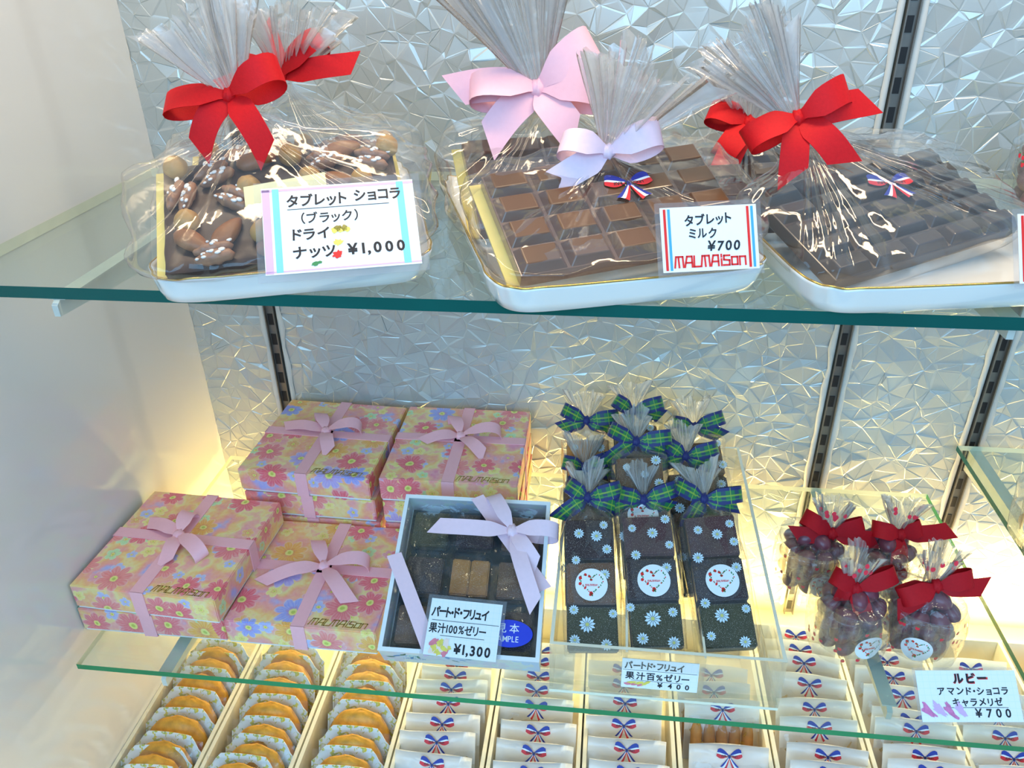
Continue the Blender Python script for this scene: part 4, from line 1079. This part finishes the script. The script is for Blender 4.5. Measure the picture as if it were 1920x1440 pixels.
# ------------------------------------------------------------------ trays of wrapped cakes below
ZF = -.765; ZR = -.712; PITCH = .0935; X0 = -.4720
ordn = ['first', 'second', 'third', 'fourth', 'fifth', 'sixth', 'seventh', 'eighth', 'ninth', 'tenth', 'eleventh', 'twelfth', 'thirteenth', 'fourteenth']
def sweets_tray(k):
    x0 = X0 + k * PITCH + .001; w = PITCH - .002; y0, y1 = -.44, -.070; th = .004
    x0 = max(x0, -.4655); w = X0 + (k + 1) * PITCH - .001 - x0
    mb = MB(); mb.box(0, w, 0, y1 - y0, 0, .003); mb.box(0, th, 0, y1 - y0, .003, ZR - ZF); mb.box(w - th, w, 0, y1 - y0, .003, ZR - ZF); mb.box(th, w - th, 0, th, .003, ZR - ZF); mb.box(th, w - th, y1 - y0 - th, y1 - y0, .003, ZR - ZF)
    o = mb.build('sweets_tray', M['cream']); o.location = (x0, y0, ZF + .0002)
    tag(o, f'cream lane of the bottom display, {ordn[k]} from the left wall', 'tray', 'cream lanes of the bottom display')
for k in range(11): sweets_tray(k)
def film_front(w, h, bulge, name, seed=0, mtl=None, top=0.):
    mb = MB(); nx, nz_ = 16, 14; vs = []
    for j in range(nz_ + 1):
        for i in range(nx + 1):
            u, v = i / nx, j / nz_; k = (math.sin(PI * u) * math.sin(PI * min(1, v * 1.02))) ** .5 if 0 < u < 1 and 0 < v < 1 else 0
            vs.append((w * (u - .5), -bulge * k - .0005 + .0022 * k * noise.noise(Vector((u * 7, v * 6, seed))), h * v))
    mb.add(vs, [(j * (nx + 1) + i, j * (nx + 1) + i + 1, (j + 1) * (nx + 1) + i + 1, (j + 1) * (nx + 1) + i) for j in range(nz_) for i in range(nx)], smooth=True)
    return mb
def proto_cake():
    rt = empty('wrapped_cake', Matrix.Identity(4), 'x', 'wrapped cake', 'round cakes in flowered wraps')
    w, h = .074, .066
    mb = MB(); n = 16; vs = []
    for i in range(n + 1):
        u = i / n - .5; cut = .016 * smooth((abs(u) - .30) / .2); y = .0045 * math.cos(u * PI) - .002
        for (z) in (0, (h - cut) * .5, h - cut): vs.append((w * u, y, z))
    fs = []
    for i in range(n):
        for a in (0, 1): fs.append((3 * i + a, 3 * i + 3 + a, 3 * i + 4 + a, 3 * i + 1 + a))
    mb.add(vs, fs, smooth=True)
    m = mb.build('flowered_card', M['sprig'], rt)
    sd = m.modifiers.new('thickness', 'SOLIDIFY'); sd.thickness = .0006
    cb = MB()
    def fn(q):
        k = 1 + .05 * noise.noise(q * 3) + .03 * noise.noise(q * 9)
        return q * k
    ellipsoid(cb, (0, -.0090, .0335), (.0325, .0110, .0290), 0, None, 34, 22, fn)
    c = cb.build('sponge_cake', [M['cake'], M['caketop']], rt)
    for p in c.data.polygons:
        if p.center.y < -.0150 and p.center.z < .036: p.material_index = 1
    f = film_front(w, h * .94, .020, 'clear_film', 2).build('clear_film', M['bagfilm'], rt)
    return rt
def proto_packet(kind):
    rt = empty('wrapped_biscuit', Matrix.Identity(4), 'x', 'wrapped biscuit', 'biscuits in bow-printed wraps')
    w, h = .077, .066
    mb = MB(); n = 14; fs = []; vs = []
    zs = [0, .022, .044, .050, .058, h]
    for i in range(n + 1):
        u = i / n - .5
        for z in zs:
            y = -.004 * math.cos(u * PI) * (1 - z / h) + .0008 * math.sin(u * 9 + z * 60)
            vs.append((w * u * (1 - .03 * (z / h)), y, z))
    m_ = len(zs)
    for i in range(n):
        for a in range(m_ - 1): fs.append((i * m_ + a, (i + 1) * m_ + a, (i + 1) * m_ + a + 1, i * m_ + a + 1))
    mb.add(vs, fs, smooth=True); b = mb.build('back_wrap', M['wrapwhite'], rt)
    fm = MB(); nx, nz_ = 18, 12; vs = []
    for j in range(nz_ + 1):
        for i in range(nx + 1):
            u, v = i / nx, j / nz_; k = math.sin(PI * u) * math.sin(PI * min(1., v * .9 + .05)); edge = 1 if 0 < u < 1 else 0
            vs.append((w * .97 * (u - .5), -.0012 - .013 * (max(0, k) ** .6) * edge + .0018 * noise.noise(Vector((u * 8, v * 6, kind))) * edge, .050 * v))
    fm.add(vs, [(j * (nx + 1) + i, j * (nx + 1) + i + 1, (j + 1) * (nx + 1) + i + 1, (j + 1) * (nx + 1) + i) for j in range(nz_) for i in range(nx)], smooth=True)
    fm.build('front_film', M['bagfilm'], rt)
    # folded flap along the top with the printed bow
    fl = MB(); vs = []; nx = 18
    for j, (z, yo) in enumerate(((.036, -.0075), (.046, -.0060), (.058, -.0030), (.0675, -.0012), (.0675, .0006))):
        for i in range(nx + 1):
            u = i / nx - .5; vs.append((w * u, yo * (.35 + .65 * math.cos(u * PI)) - .0006 - (.0012 * math.sin(u * 11 + kind) if j < 4 else 0), z + .0012 * math.sin(u * 5 + kind)))
    fl.add(vs, [(j * (nx + 1) + i, j * (nx + 1) + i + 1, (j + 1) * (nx + 1) + i + 1, (j + 1) * (nx + 1) + i) for j in range(4) for i in range(nx)], smooth=True)
    fl.build('folded_flap', M['wrapwhite'], rt)
    sb = MB(); tricolour(sb, .0225, None, True, 5)
    def yof(z): return -.0095 + (z - .036) * .22
    sb.v = [(v[0], yof(v[1] + .0585) - .0014 - v[2], v[1] + .0575) for v in sb.v]
    sb.build('printed_bow', [M[k] for k in TRI], rt)
    gb = MB()
    for sx, a in ((-.027, .9), (.027, .9), (-.020, -.6), (.024, -.5)):
        logo(gb, -.008, 0, .016, 0, Matrix.Translation((sx, 0, .030 + (.010 if a > 0 else -.006))) @ Matrix.Rotation(PI / 2, 4, 'X') @ Matrix.Rotation(a, 4, 'Z'), 0, 1.3, .1)
    gb.v = [(v[0], -.0135 * max(.05, math.cos(v[0] / w * PI)) - .0035, v[2]) for v in gb.v]
    gb.build('gold_lettering', M['foil'], rt)
    cb = MB()
    if kind == 0:
        ellipsoid(cb, (0, -.0062, .024), (.028, .0055, .022), 0, None, 26, 14); cb.build('biscuit', M['macaron'], rt)
    elif kind == 1:
        for i in range(5): ellipsoid(cb, (-.026 + i * .013, -.0065, .022), (.0062, .0060, .024), 0, None, 14, 12, lambda q: Vector((q.x, q.y, math.copysign(abs(q.z) ** .6, q.z))))
        cb.build('finger_biscuit', M['cookie'], rt)
    else:
        ellipsoid(cb, (0, -.0062, .023), (.029, .0060, .021), 0, None, 26, 14, lambda q: q * (1 + .08 * noise.noise(q * 4))); cb.build('biscuit', M['cookie'], rt)
    return rt
protos = {}
def place_packet(kind, col, px, py, nth, yaw=0., tz=.0675, lean=24):
    """top edge centre of the packet seen at px,py"""
    zt = ZF + .004 + tz * math.cos(rd(lean)) 
    p = at(px, py, zt); xc = max(X0 + col * PITCH + .040 + .004, min(X0 + (col + 1) * PITCH - .0385, p.x)) if False else p.x
    lo = max(X0 + col * PITCH, -.4655) + .0415; hi = X0 + (col + 1) * PITCH - .0425
    xc = min(max(p.x, min(lo, hi)), max(lo, hi))
    if kind not in protos: protos[kind] = proto_cake() if kind == 'c' else proto_packet(kind); rt = protos[kind]
    else: rt = copy_tree(protos[kind])
    rt.matrix_world = frame((xc, p.y - tz * math.sin(rd(lean)), ZF + .0035), yaw, rd(-lean))
    nm = {'c': 'round cake in sprigged wrap', 0: 'pale biscuit in bow-printed wrap', 1: 'finger biscuits in bow-printed wrap', 2: 'golden biscuit in bow-printed wrap'}[kind]
    rt['label'] = f'{nm}, {ordn[nth]} from front in {ordn[col]} lane'
    return rt
cols = {0: ('c', [(285, 1433), (295, 1397), (325, 1373), (345, 1326), (385, 1291), (405, 1251), (412, 1222), (420, 1200)]),
        1: ('c', [(455, 1413), (495, 1378), (505, 1342), (515, 1300), (530, 1256), (540, 1226), (550, 1205)]),
        2: ('c', [(655, 1436), (665, 1399), (675, 1361), (680, 1312), (690, 1275), (695, 1245), (700, 1222), (705, 1200)]),
        3: (0, [(808, 1411), (822, 1370), (832, 1337), (845, 1299), (850, 1273), (855, 1250), (858, 1230)]),
        4: (0, [(1000, 1428), (1000, 1390), (1010, 1352), (1005, 1306), (1003, 1276), (1005, 1250), (1005, 1225), (1008, 1204)]),
        5: (0, [(1178, 1428), (1175, 1384), (1172, 1340), (1168, 1298), (1165, 1266), (1162, 1238)]),
        6: (1, [(1395, 1398), (1356, 1310), (1340, 1278), (1330, 1246)]),
        7: (2, [(1560, 1430), (1552, 1397), (1542, 1345), (1535, 1310), (1515, 1264), (1505, 1224), (1498, 1202), (1490, 1175)]),
        8: (2, [(1760, 1428), (1755, 1400), (1722, 1350), (1706, 1331), (1690, 1286), (1672, 1251), (1662, 1222), (1650, 1200)]),
        9: (2, [(1900, 1436), (1892, 1400), (1882, 1362), (1870, 1326), (1850, 1292), (1830, 1262), (1812, 1235)]),
        10: (2, [(1990, 1372), (1980, 1330), (1960, 1290), (1940, 1255)])}
for k, (kd, lst) in cols.items():
    prev = None; last = -9.
    for i, (px, py) in enumerate(lst):
        place_packet(kd if not (k == 6 and i == 0) else 2, k, px, py, i, rd(RNG.uniform(-4, 4)))
